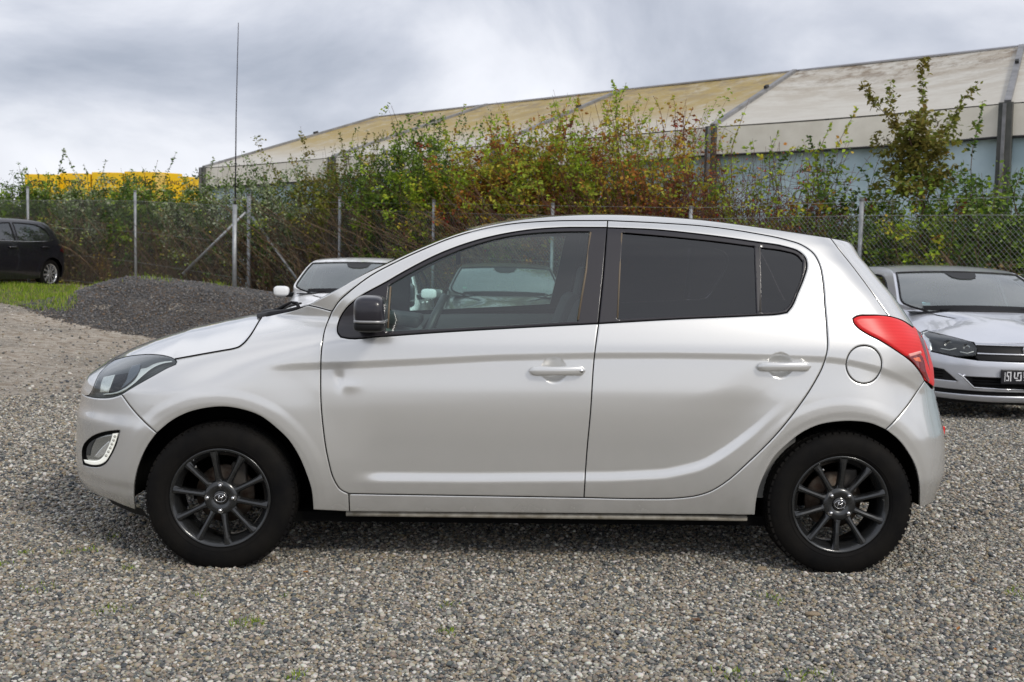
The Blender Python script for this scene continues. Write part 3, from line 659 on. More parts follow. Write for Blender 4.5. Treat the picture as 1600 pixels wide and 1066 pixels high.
DLOR = [(935.4, 506), (1056, 499), (1181, 493.4), (1219, 491), (1230, 488.8), (1237.5, 479.4), (1247, 457.5), (1256, 435.6), (1261.3, 415), (1259.4, 404.4), (1250, 394), (1228, 385.8), (1181, 378), (1094, 366), (1025, 359), (948.9, 355.8)]
GLF = [(603, 517), (605, 480), (608, 447), (648, 424), (696, 401), (741, 384), (786, 372), (831, 365.5), (882, 362.8), (921.6, 362.5), (914, 425), (900.5, 501.5), (810, 507), (690, 513)]
GLR = [(973.8, 364.2), (1056, 371.5), (1130, 379.5), (1178.5, 386), (1182, 488.8), (1056, 494), (967.5, 498)]
GLQ = [(1190.6, 388), (1228, 393.5), (1246, 399.5), (1254.5, 409), (1253, 429), (1240.6, 463), (1231, 480), (1222, 485), (1192, 487)]
ROOFS = [(480, 477), (500, 466), (525, 453), (570, 427.5), (606, 411), (648, 391.5), (690, 374), (726, 361.5), (750, 355), (798, 345.5), (840, 340), (900, 336), (960, 335.4), (1025, 338), (1100, 344), (1175, 353.6), (1244, 363.5), (1297.5, 371.8)]
ARR = [(1180, 805), (1181.7, 786.7), (1186.5, 762.5), (1196.6, 738), (1210.7, 714), (1231, 694), (1255, 675.7), (1279, 664.8), (1307.5, 659.6), (1335.8, 658.8), (1360, 662), (1384, 671.7)]
ARR2 = [(1384, 671.7), (1404, 688), (1420.5, 710), (1430.6, 730), (1435.5, 750), (1437, 793)]
BSR = [(1384, 671.7), (1395, 661), (1413.8, 639.5), (1436, 607.6), (1444.7, 595)]
TLLO = [(1444.7, 595), (1442, 588.8), (1425, 566), (1402.5, 549.4), (1376, 532.5), (1353.8, 521), (1340.6, 512), (1334, 503.4), (1333, 498)]
TLUP = [(1333, 498), (1338.8, 494.6), (1357.5, 492.8), (1389, 494), (1410, 500.6), (1427, 512)]
HSE = [(1389, 494), (1337.5, 423), (1309, 387), (1297.5, 371.8)]
def S(pts, sharp=38): q = on_side(*smooth_loop(pts, False, 4, sharp).T); return q[:, [0, 2]]
def J(*segs):
    out = [segs[0]]
    for s in segs[1:]: out.append(s[1:] if np.linalg.norm(s[0]-out[-1][-1]) < .004 else s)
    P = np.concatenate(out)
    if np.linalg.norm(P[0]-P[-1]) < .004: P = P[:-1]
    keep = [0]
    for i in range(1, len(P)):
        if np.linalg.norm(P[i]-P[keep[-1]]) > .0012: keep.append(i)
    return P[keep]
sARF, sARF2, sBSE, sHLLO, sHLUP, sHOOD, sSEAMD, sTOPS, sTOPR, sSEAMB = map(S, (ARF, ARF2, BSE, HLLO, HLUP, HOODS, SEAMD, TOPS, TOPR, SEAMB))
sDLOF, sDLOR, sROOF, sARR, sARR2, sBSR, sTLLO, sTLUP, sHSE = map(S, (DLOF, DLOR, ROOFS, ARR, ARR2, BSR, TLLO, TLUP, HSE))
def fx(zs, d=.035): return np.stack([Xn(A(zs))+d, A(zs)], 1)
def rx_(zs, d=.03): return np.stack([Xr(A(zs))-d, A(zs)], 1)
# fender
cut = int(np.argmin(np.sum((sHLLO-sBSE[-1])**2, 1)))
top_f = S([(409, 496), (436, 490), (464, 483.5), (480, 477)])
pill = S([(480, 477), (488.6, 478.6), (519, 486.5)])
sill_v = S([(545, 771.8), (546, 800)])
fender = J(sBSE[::1], sHLLO[cut:], sHOOD, top_f, pill, sSEAMD, sill_v, S([(546, 800), (489, 797)]), sARF)
both('fender', fender, PAINT, extra=np.concatenate([RINGP, CREP]))
# bumper
zl0 = sHLLO[0]
lowf = S([(212, 797), (190, 789), (174, 782)])
fzs = np.linspace(lowf[-1][1]+.01, zl0[1]-.01, 30)
FOG = [(128.8, 717), (131, 695), (137, 688), (146, 681.5), (162, 676), (186.2, 673), (180.5, 694.7), (171, 714), (165, 723), (157, 728), (141, 729), (130.5, 726)]
sFOG = XZ(FOG)
fl = np.linspace(0, 1, 6)[:, None]
bumper = J(sHLLO[:cut+1], sBSE[::-1], sARF2, lowf, fx(fzs), np.array([zl0]))
fbs = both('front_bumper', bumper, PAINT, holes=[sFOG], step=.011, extra=RINGP)
hl = J(sHLLO, sHLUP[:-1])
# body side with sill, rear quarter and roof rail in one pressing
FLAPC = on_side(1350.5, 570)[0]; th = np.linspace(0, 2*PI, 40, endpoint=False)
flap = np.stack([FLAPC[0]+.0735*np.sign(np.cos(th))*np.abs(np.cos(th))**.95, FLAPC[2]+.0765*np.sin(th)], 1)
side = J(pill, sTOPS, sTOPR, S([(912.5, 777.8), (730, 774.8), (545, 771.8)]), sill_v, S([(546, 800), (860, 802.5), (1180, 805)]), sARR, sBSR, sTLLO, S(TLUP[:4]), sHSE, sROOF[::-1])
both('body_side', side, PAINT, holes=[flap], extra=np.concatenate([RINGP, CREP]))
both('fuel_flap', flap, PAINT, roll=(.004, .002), extra=CREP)
doorf = J(sTOPS, S([(949.5, 344.8), (948.9, 355.4)]), sDLOF, S(SEAMB[3:]), S([(912.5, 777.8), (730, 774.8), (545, 771.8)]), sSEAMD[::-1])
fdoors = both('front_door', doorf, PAINT, step=.0115, extra=np.concatenate([HNDP, DENTP, CREP]))
doorr = J(sTOPR, S(SEAMB[3:])[::-1], sDLOR, S([(948.9, 355.8), (949.5, 344.8)]))
rdoors = both('rear_door', doorr, PAINT, step=.0115, extra=np.concatenate([HNDP, RINGP, CREP]))
sGLF, sGLR, sGLQ = XZ(GLF), XZ(GLR), XZ(GLQ)
bl = J(sDLOF, S([(935.4, 506), (943.5, 425), (948.9, 355.4)]))
br = J(sDLOR, S([(948.9, 355.8), (943.5, 425), (935.4, 506)]))
for i, d in enumerate(fdoors):
    fr = (NEAR, FAR)[i]
    panel('window_surround', bl, off, SATIN, d, fr, holes=[sGLF], push=.004, skirt=.03, roll=(.004, .002))
    panel('window_glass', sGLF, off, GLASSC, d, fr, gap=-.004, roll=(.001, 0), skirt=0, push=.013, step=.03)
    o = panel('inner_trim', inset(bl if area2(bl) > 0 else bl[::-1], -.012), off, TRIMD, d, fr, holes=[inset(sGLF if area2(sGLF) > 0 else sGLF[::-1], -.006)], gap=0, push=.05, skirt=0, roll=(.001, 0), step=.05)
for i, d in enumerate(rdoors):
    fr = (NEAR, FAR)[i]
    panel('window_surround', br, off, SATIN, d, fr, holes=[sGLR, sGLQ], push=.004, skirt=.03, roll=(.004, .002))
    for g in (sGLR, sGLQ): panel('window_glass', g, off, GLASST, d, fr, gap=-.004, roll=(.001, 0), skirt=0, push=.013, step=.03)
# rear bumper, tail lamp, tailgate flank
tl_end = S([(1427, 512), (1428, 512.5)])[:1]
z1 = on_side(1456.5, 606)[0][2]; z2 = on_side(1426, 511)[0][2]
tzs = np.linspace(z2, z1, 22)
lamp = J(sTLLO[::-1], np.array([[Xr(z1)-.10, z1]]), rx_(tzs[::-1], .05), sTLUP[::-1])
lowr = S([(1437, 793), (1447, 790), (1454, 787)])
rzs = np.linspace(lowr[-1][1]+.01, z1-.004, 26)
rb = J(sBSR[::-1], sARR2, lowr, rx_(rzs), S([(1456, 608), (1444.7, 595)]))
both('rear_bumper', rb, PAINT, extra=RINGP)
gz = np.linspace(z2+.004, on_side(1326, 378.5)[0][2]-.004, 24)
gate_side = J(sHSE, S([(1297.5, 371.8), (1310, 374.2), (1324, 377.6)]), rx_(gz[::-1], .03), S([(1427, 511), (1410, 500.6), (1389, 494)]))
both('tailgate_flank', gate_side, PAINT)
# ---- lamps of the near car
TAILM = mat('tail_lamp_red', (.62, .010, .012), .36, coat=.12, coat_rough=.25, spec=.3, bump=(60, .05, .002))
def tailmat():
    m = TAILM; t = m.node_tree; b = t.nodes['Principled BSDF']; c = t.nodes.new('ShaderNodeTexCoord'); w = t.nodes.new('ShaderNodeTexWave')
    w.inputs['Scale'].default_value = 55; w.bands_direction = 'Z'; t.links.new(c.outputs['Object'], w.inputs['Vector'])
    r = t.nodes.new('ShaderNodeValToRGB'); r.color_ramp.elements[0].color = (.66, .020, .022, 1); r.color_ramp.elements[1].color = (.85, .045, .045, 1)
    t.links.new(w.outputs['Fac'], r.inputs[0]); t.links.new(r.outputs[0], b.inputs['Base Color'])
tailmat()
TAILD = mat('tail_lamp_dark_red', (.20, .004, .006), .10, coat=1.0); TAILC = mat('tail_lamp_orange', (.85, .16, .05), .15, coat=1.0)
lens = both('tail_light', lamp, TAILM, gap=.003, roll=(.012, .005), push=-.004)
def sub(px, name, m, parents, push, **k):
    P = XZ(px)
    for i, d in enumerate(parents): panel(name, P, off, m, d, (NEAR, FAR)[i], gap=0, roll=(.004, .002), skirt=.004, push=push, step=.02, **k)
sub([(1416, 556), (1436, 551), (1441, 557), (1447, 580), (1452, 594), (1450.5, 598.5), (1443, 588), (1428, 568)], 'reversing_segment', TAILD, lens, -.0055)
sub([(1419, 553), (1438, 548), (1440, 552), (1421, 558)], 'lamp_band', mat('pale_red', (.85, .35, .30), .2, coat=1), lens, -.0062)
sub([(1424, 559), (1436, 557), (1440, 566), (1430, 565)], 'indicator_segment', TAILC, lens, -.0058)
sub([(1431, 514), (1438, 520), (1444, 535), (1449, 555), (1453, 580), (1450, 572), (1440, 540)], 'lamp_edge', TAILD, lens, -.0055)
both('lamp_bed', lamp, UNDER, gap=-.001, push=.01, skirt=0, roll=(.001, 0), step=.03)
# headlamp: clear lens over a dark bowl with a pale reflector box
BOWL = mat('lamp_bowl', (.045, .050, .052), .3, .3); REFL = mat('lamp_reflector', (.80, .82, .80), .22, .75); GREYR = mat('lamp_grey', (.30, .32, .33), .3, .4)
hls = both('headlight', hl, LENS, gap=.003, roll=(.010, .004), push=-.003, step=.011)
for i, d in enumerate(hls):
    panel('lamp_bowl', hl, off, BOWL, d, (NEAR, FAR)[i], gap=-.001, roll=(.02, -.018), skirt=0, push=.022, step=.012)
sub([(156, 600), (160, 590), (178, 586), (172, 602), (168, 614), (154, 614)], 'reflector', REFL, hls, .012)
sub([(180, 586.5), (199, 583), (194, 594), (185, 611), (170, 614)], 'lamp_shade', UNDER, hls, .010)
sub([(199, 584), (204, 572), (218, 569), (216, 580), (205, 594), (190, 607), (188, 606), (196, 594)], 'bowl_facet', mat('blue_grey_facet', (.10, .12, .15), .25, .5), hls, .011)
sub([(219, 577), (229, 575), (236, 571), (252, 566), (267, 564.5), (268, 566), (254, 568.5), (240, 574), (225, 585), (206, 602), (190, 613), (180, 616), (160, 618), (160, 616), (180, 613.5), (198, 604), (211, 592), (215, 585)], 'chrome_edge', REFL, hls, .008)
both('headlight_bed', hl, UNDER, gap=-.001, push=.03, skirt=0, roll=(.001, 0), step=.04, parent=car)
# fog lamp with its strip of daytime lights
both('fog_lamp_housing', sFOG, UNDER, gap=-.001, roll=(.02, -.025), skirt=0, push=.022, step=.01)
fog = both('fog_lamp', XZ([(131, 716), (133.5, 697), (141, 687.5), (150, 683), (163, 678.5), (180, 676), (174, 697), (164, 717), (154, 723), (136, 723)]), mat('fog_reflector', (.40, .41, .39), .2, .75), gap=0, roll=(.015, .01), push=.014, skirt=.01, step=.01)
sub([(160, 698), (169, 690), (170, 696), (164, 710), (153, 716), (146, 714)], 'lamp_reflector', REFL, fog, .010)
sub([(133, 712), (135, 699), (141, 691), (147, 688), (141, 702), (139, 713)], 'lamp_shade', BOWL, fog, .010)
DRL = mat('daytime_lamp', (.85, .87, .80), .15, coat=1, emis=(1, .98, .9), estr=.35)
P = XZ([(184.5, 677), (178.5, 695), (170, 713), (164, 721.5), (156.5, 726), (142, 727), (132, 724), (129.5, 718.5), (143, 720.5), (153, 719.5), (160, 714), (166, 703), (173, 686), (175, 678)])
for i in (0, 1):
    d = panel('daytime_light', P, off, DRL, car, (NEAR, FAR)[i], gap=.0005, roll=(.004, .003), push=.004, skirt=.008, step=.01)
    m = MB()
    pp = on_side(np.array([179.5, 177.5, 175, 172.5, 169.5, 166]), np.array([682, 688, 694, 700, 706, 712]))
    for q in pp:
        y = q[1] if i == 0 else 2*YC-q[1]; m.lathe([(.0001, 0), (.006, 0), (.006, .004)], 10, (q[0], y-.001 if i == 0 else y+.001, q[2]))
    m.build('lamp_bulb', mat('lamp_dot', (.5, .5, .46), .2) if i == 0 else bpy.data.materials['lamp_dot'], d)
# ---- roof, screens, bonnet, nose: sheets spanning from side to side
def span(name, E, Mc, mats, nt=24, p=2.2, px=None, thick=0, t0=-1, t1=1, drop=0.0, push=(0, 0, 0), parent=None, flat=None):
    rows = []
    for e, c in zip(E, Mc):
        r = []
        for t in np.linspace(t0, t1, nt+1):
            q = abs(t)**p; qx = abs(t)**(px or p)
            y = YC+t*(YC-e[1]); r.append((c[0]+(e[0]-c[0])*qx+push[0], y, c[2]+(e[2]-c[2])*q-drop+push[2]))
        rows.append(r)
    m = MB(); m.grid(rows); return m.build(name, mats, parent or car, fix=True)
def curve3(pts, n=None, sharp=60):
    P = smooth_loop(pts, False, 5, sharp); return on_side(P[:, 0], P[:, 1])
eall = curve3(ROOFS)
px_all = smooth_loop(ROOFS, False, 5, 60)[:, 0]
def centre(e, bow, up): return np.stack([e[:, 0]-bow, np.full(len(e), YC), e[:, 2]+up], 1)
k1 = int(np.searchsorted(px_all, 738))
def arc(E, u): return E
upz = np.interp(px_all, [480, 560, 738, 800, 960, 1297], [.004, .006, .010, .012, .016, .018]); bow = np.interp(px_all, [480, 738, 800, 950, 1297], [.03, .04, .035, .0, -.03])
cen_all = centre(eall, bow, upz)
bk = eall.copy(); 
span('windscreen', eall[:k1+1], cen_all[:k1+1], GLASSW, p=2.0, push=(0, 0, -.004), t0=-.985, t1=.985)
span('roof', eall[k1:], cen_all[k1:], PAINT, p=2.4, drop=.0005)
span('headliner', eall[k1+2:], cen_all[k1+2:], HEADL, p=2.4, drop=.045, t0=-.96, t1=.96)
# tailgate: spoiler, rear window, lower panel
gE = np.stack([Xr(gz)-.03, off(Xr(gz)-.03, gz), gz], 1)[::-1]
sp0 = on_side(np.array([1297.5, 1310, 1324]), np.array([371.8, 374.2, 377.6]))
E1 = np.concatenate([sp0, gE]); C1 = E1.copy(); C1[:, 1] = YC; C1[:, 0] += np.interp(np.arange(len(E1)), [0, 2, 6, len(E1)-1], [.03, .09, .07, .06]); C1[:, 2] += np.interp(np.arange(len(E1)), [0, 4, 10], [.016, .004, .0])
ns = 8; nw = len(E1)-5
span('roof_spoiler', E1[:ns], C1[:ns], PAINT, p=2.4)
span('rear_window', E1[ns-1:nw], C1[ns-1:nw], GLASST, p=2.4)
lz = np.concatenate([tzs, rzs[::-1]]); lE = np.stack([Xr(lz)-.04, off(Xr(lz)-.04, lz), lz], 1)
E2 = np.concatenate([E1[nw-1:], lE]); C2 = E2.copy(); C2[:, 1] = YC; C2[:, 0] = Xr(E2[:, 2])+.005
span('tailgate', E2[:len(E2)-18], C2[:len(E2)-18], PAINT, p=2.6)
span('rear_bumper_face', E2[len(E2)-19:], C2[len(E2)-19:], PAINT, p=2.6)
# bonnet
hE = curve3(HOODS[::-1]+HLUP[1:-1]+[(139, 617)], sharp=80)
u = (hE[:, 0]-hE[:, 0].min())/(hE[:, 0].max()-hE[:, 0].min()); mx_ = -.785+(.16+.785)*u**1.02
mz_ = np.interp(mx_, MX[1:], MZ[1:]); mz_ = np.where(mx_ < -.75, np.interp(mx_, [-.785, -.778, -.752], [.62, .665, .715]), mz_)
hC = np.stack([mx_, np.full(len(mx_), YC), mz_], 1)
span('bonnet', hE, hC, PAINT, nt=60, p=2.3, px=2.1)
fE = np.stack([Xn(fzs)+.035, off(Xn(fzs)+.035, fzs), fzs], 1); fC = fE.copy(); fC[:, 1] = YC; fC[:, 0] = Xn(fzs)+.012
span('nose_panel', fE, fC, PAINT, p=2.4)
for fr in (0, 1):
    q = on_side(*smooth_loop(HOODS, False, 4).T); m = MB(); m.tube([(p[0], p[1]-.001 if not fr else 2*YC-p[1]+.001, p[2]) for p in q], .0032, 5); m.build('bonnet_gap_shade', UNDER, car)  # dark tube drawn in place of the shaded gap beside the bonnet
# grille and number plate holder on the nose
m = MB(); m.box((-.762, YC, .56), (.03, .30, .05)); m.box((-.762, YC, .36), (.03, .3, .10)); m.build('radiator_grille', BLACK, car)
m = MB(); m.box((-.772, YC, .47), (.01, .44, .11)); m.build('number_plate_holder', BLACK, car)
# chin spoiler
m = MB()
cs = [(160, 779), (175, 786), (195, 795), (212, 799), (217, 801)]
q = on_side(*A(cs).T); rows = [[(p[0]+.01, p[1]+.015, p[2]+.012) for p in q], [(p[0]+.03, p[1]+.03, p[2]-.028) for p in q]]
m.grid(rows); rows2 = [[(x, 2*YC-y, z) for x, y, z in r] for r in rows]; m.grid(rows2)
m.grid([[rows[0][0], rows2[0][0]], [rows[1][0], rows2[1][0]]]); m.build('chin_spoiler', BLACK, car)
# dark sheet added behind the shut lines to block light, arches, floor
outer_all = J(sBSE, sHLLO[cut:], sHOOD, top_f, sROOF, sHSE[::-1], S(TLUP[:4])[::-1], sTLLO[::-1], sBSR[::-1], sARR[::-1], S([(1180, 805), (860, 802.5), (546, 800), (489, 797)]), sARF)
def loopfix(P): return P if area2(P) > 0 else P[::-1]
dl_all = J(S(DLOF[::-1])[:-1], S(DLOR[::-1])[:]) if False else None
hf = inset(loopfix(sGLF), -.012); hr = inset(loopfix(J(S([(973.8, 364.2), (1056, 371.5), (1130, 379.5), (1181, 386.5), (1228, 393.5), (1246, 399.5), (1254.5, 409), (1253, 429), (1240.6, 463), (1231, 480), (1222, 485), (1192, 487), (1056, 494), (967.5, 498), (973.8, 364.2)], 60))), -.010)
both('gap_backing', outer_all, UNDER, gap=.012, holes=[hf, hr], push=.020, skirt=0, roll=(.001, 0), step=.022, bstep=.016)
def door_card(y, s):
    m = MB(); 
    zs = [.30, .5, .8, .93, .955]; ys = [.10, .10, .085, .10, .07]
    rows = [[(x, y+s*(yy), z+.03*(x-.5)/1.6*(z > .9)) for x in (.50, 1.0, 1.45, 1.9, 2.35)] for z, yy in zip(zs, ys)]
    m.grid(rows); return m
for y, s in ((0, 1), (2*YC, -1)): door_card(y, s).build('door_trim', TRIM, car)
m = MB(); m.box((1.26, YC, .20), (2.2, 1.50, .04)); m.box((1.26, YC, .235), (2.9, 1.0, .05)); m.box((-.1, YC, .50), (.9, 1.05, .5)); m.box((2.75, YC, .45), (.55, 1.1, .42)); m.build('floor_pan', UNDER, car)
for cx_ in (0, 2.525):
    for y0, s in ((.135, 1), (2*YC-.135, -1)):
        m = MB()
        m.lathe([(.385, 0), (.385, s*.155)], 40, (cx_, y0, .30), ang=(-.10, PI+.10)); m.lathe([(.39, s*.155), (.02, s*.155)], 40, (cx_, y0, .30), ang=(-.10, PI+.10))
        m.build('wheel_arch_liner', UNDER, car)
# ---- cabin
m = MB()
prof = [(.42, .93), (.46, .985), (.52, .985), (.62, .975), (.70, .945), (.74, .90), (.75, .80), (.72, .66), (.66, .55)]
m.grid([[(x+.03*math.cos(3*(y-YC)), y, z) for y in np.linspace(.17, 2*YC-.17, 12)] for x, z in prof]); m.box((.72, YC, .62), (.30, .30, .55)); m.build('dashboard', TRIM, car)
m = MB(); m.box((.70, .47, 1.0), (.16, .34, .05), Matrix.Rotation(.1, 3, 'Y')); rounded(m.build('instrument_hood', TRIMD, car), .02, 3)
# steering wheel: tilted ring with three spokes and a boss
m = MB(); Rw = Matrix.Rotation(math.radians(-66), 3, 'Y'); cw = Vector((.80, .47, .93))
ring = [cw+Rw @ Vector((.185*math.cos(a), .185*math.sin(a), 0)) for a in np.linspace(0, 2*PI, 41)]
m.tube(ring, .016, 10, caps=False)
for a in (0, PI, -PI/2 if False else PI*.5, -PI*.5): m.tube([cw, cw+Rw @ Vector((.18*math.cos(a), .18*math.sin(a), 0))], [.03, .013], 8)
m.tube([cw, cw+Rw @ Vector((0, 0, -.16))], [.05, .04], 12); m.build('steering_wheel', mat('wheel_leather', (.05, .052, .055), .45), car)
def seat(x, y):
    m = MB(); m.box((x, y, .50), (.50, .50, .17)); m.box((x+.32, y, .80), (.15, .50, .62), Matrix.Rotation(math.radians(22), 3, 'Y')); 
    o = m.build('seat', FABRIC, car); rounded(o, .05, 4)
    h = MB(); h.box((x+.46, y, 1.15), (.10, .26, .18), Matrix.Rotation(math.radians(10), 3, 'Y')); rounded(h.build('headrest', FABRIC, o), .035, 4)
seat(1.12, .47); seat(1.12, 2*YC-.47)
m = MB(); m.box((2.05, YC, .52), (.5, 1.25, .18)); m.box((2.38, YC, .82), (.16, 1.25, .55), Matrix.Rotation(math.radians(20), 3, 'Y')); rounded(m.build('rear_bench', FABRIC, car), .05, 3)
m = MB(); m.box((.93, YC, 1.27), (.02, .24, .06)); m.tube([(.93, YC, 1.29), (.92, YC, 1.34)], .008); rounded(m.build('rear_view_mirror', BLACK, car), .01, 2)
# ---- door mirrors
def superell(m, c, r, e1=.5, e2=.5, n=22, z0=-1, z1=1, mi=0):
    sg = lambda v, e: math.copysign(abs(v)**e, v); P = []
    for i in range(n+1):
        a = -PI/2+PI*i/n; zz = sg(math.sin(a), e1); zz = max(z0, min(z1, zz)); row = []
        for j in range(2*n+1):
            b = 2*PI*j/(2*n); row.append((c[0]+r[0]*sg(math.cos(a), e1)*sg(math.cos(b), e2), c[1]+r[1]*sg(math.cos(a), e1)*sg(math.sin(b), e2), c[2]+r[2]*zz))
        P.append(row)
    m.grid(P, mi)
MIRC = mat('mirror_foil', (.016, .015, .021), .28, coat=.45, coat_rough=.12, bump=(25, .12, .01))
for y, s in ((0, 1), (2*YC, -1)):
    ym = y-s*.115
    c0 = at_Y(579.5, 490, -.115); cxm, czm = c0[0], c0[2]
    m = MB(); superell(m, (cxm, ym, czm+.008), (.062, .105, .062), .55, .5); root = m.build('door_mirror', MIRC, car, fix=True)
    m = MB(); superell(m, (cxm-.002, ym, czm-.044), (.062, .100, .026), .6, .5); m.build('mirror_base', BLACK, root, fix=True)
    m = MB(); superell(m, (cxm+.001, ym-s*.004, czm-.027), (.0625, .104, .009), .5, .5); m.build('mirror_strip', mat('mirror_silver', (.35, .35, .35), .4, .8) if s == 1 else bpy.data.materials['mirror_silver'], root, fix=True)
    m = MB(); m.tube([(cxm-.02, y-s*.03, czm-.05), (cxm-.03, y+s*.06, czm-.045)], [.035, .045], 12); m.build('mirror_arm', BLACK, root)
    m = MB(); superell(m, (cxm+.053, ym, czm-.003), (.004, .078, .046), .6, .5); m.build('mirror_glass', CHROME, root, fix=True)
# ---- door handles
for i, d in enumerate(fdoors+rdoors):
    near = i % 2 == 0; s = 1 if near else -1; y0 = 0 if near else 2*YC
    ax, bx, yy = (826.5, 914, 579) if i < 2 else (1183, 1265, 572.5)
    p = on_side(A([ax, bx]), A([yy, yy-.5])); L = p[1][0]-p[0][0]; yb = p[:, 1].mean(); m = MB(); rows = []
    for t in np.linspace(0, 1, 25):
        x = p[0][0]+L*t; rz = .0205*min(1, (min(t, 1-t)*2*5+.02)**.5) if True else 0; rz *= 1-.12*math.sin(PI*t); ry = .011*min(1, (min(t, 1-t)*10+.05)**.5)
        lift_ = .020+.010*math.sin(PI*t); z = p[0][2]+(p[1][2]-p[0][2])*t
        rows.append([(x, y0+s*(yb-lift_-ry*math.copysign(abs(math.sin(a))**.7, math.sin(a))), z+rz*math.copysign(abs(math.cos(a))**.8, math.cos(a))) for a in np.linspace(0, 2*PI, 17)])
    m.grid(rows)
    for xe in (p[0][0]+.018, p[1][0]-.022): m.tube([(xe, y0+s*(yb-.02), p[0][2]), (xe, y0+s*(yb+.004), p[0][2])], .0175, 14)
    h = m.build('door_handle', PAINT, d, fix=True)
    if i < 2:
        m = MB(); xl = p[1][0]-.017; m.lathe([(.0001, 0), (.008, 0), (.009, s*.004)], 18, (xl, y0+s*(yb-.0345), p[1][2])); m.build('lock_cylinder', CHROME, h)
# ---- small fittings: reflector, wipers, window channels
m = MB(); pr = on_side(1474.5, 672)[0]; m.box((pr[0]-.005, pr[1]+.014, pr[2]), (.012, .05, .035)); m.build('rear_reflector', TAILM, car)
m = MB()
wip = [(406, 493, 5.0), (416, 489, 4.95), (430, 488, 4.85), (444, 478, 4.8), (455, 472.5, 4.8), (464, 474, 4.8), (467, 481, 4.75)]
m.tube([at_depth(a, b, c) for a, b, c in wip], [.012, .018, .016, .007, .006, .008, .008], 8)
m.tube([at_depth(a, b, c) for a, b, c in ((404.5, 494, 4.9), (425, 493, 4.8), (450, 489, 4.75), (468, 481, 4.7))], [.012, .022, .018, .008], 8)
m.tube([at_depth(a, b, c) for a, b, c in ((425, 490, 5.2), (438, 483, 5.5), (452, 478, 5.8), (470, 474, 6.0))], [.012, .01, .009, .006], 8)
m.build('wiper', BLACK, car)
m = MB(); rows = [[(.16+.18*abs(t)**2, YC+t*.60, .995+.02*abs(t)**2) for t in np.linspace(-1, 1, 17)], [(.24+.16*abs(t)**2, YC+t*.60, 1.015+.02*abs(t)**2) for t in np.linspace(-1, 1, 17)]]; m.grid(rows); m.build('cowl', BLACK, car)
CHAN = mat('window_channel', (.16, .125, .085), .55)
for pts in (((604.8, 513), (606.5, 480), (609, 448)), ((921.8, 363), (914.5, 425), (901.8, 500))):
    q = on_side(*A(pts).T); m = MB(); m.tube([(a[0]+.003, a[1]+.004, a[2]) for a in q], .0042, 6); m.build('window_channel', CHAN, fdoors[0])
q = on_side(*A(((971.5, 364.5), (968, 430), (965, 497.5))).T); m = MB(); m.tube([(a[0], a[1]+.003, a[2]) for a in q], .0035, 6); m.build('window_channel', CHAN, rdoors[0])
q = on_side(*A(((1187, 386), (1188.5, 488))).T); m = MB(); m.tube([(a[0], a[1]+.004, a[2]) for a in q], .004, 6); m.build('window_bar', mat('grey_seal', (.09, .085, .08), .5), rdoors[0])
m = MB(); m.tube([(x, .07, .224-.002*x) for x in np.linspace(.5, 2.15, 8)], .012, 8); m.build('sill_flange', mat('flange', (.40, .38, .33), .6, var=(20, (.2, .18, .14))), car)
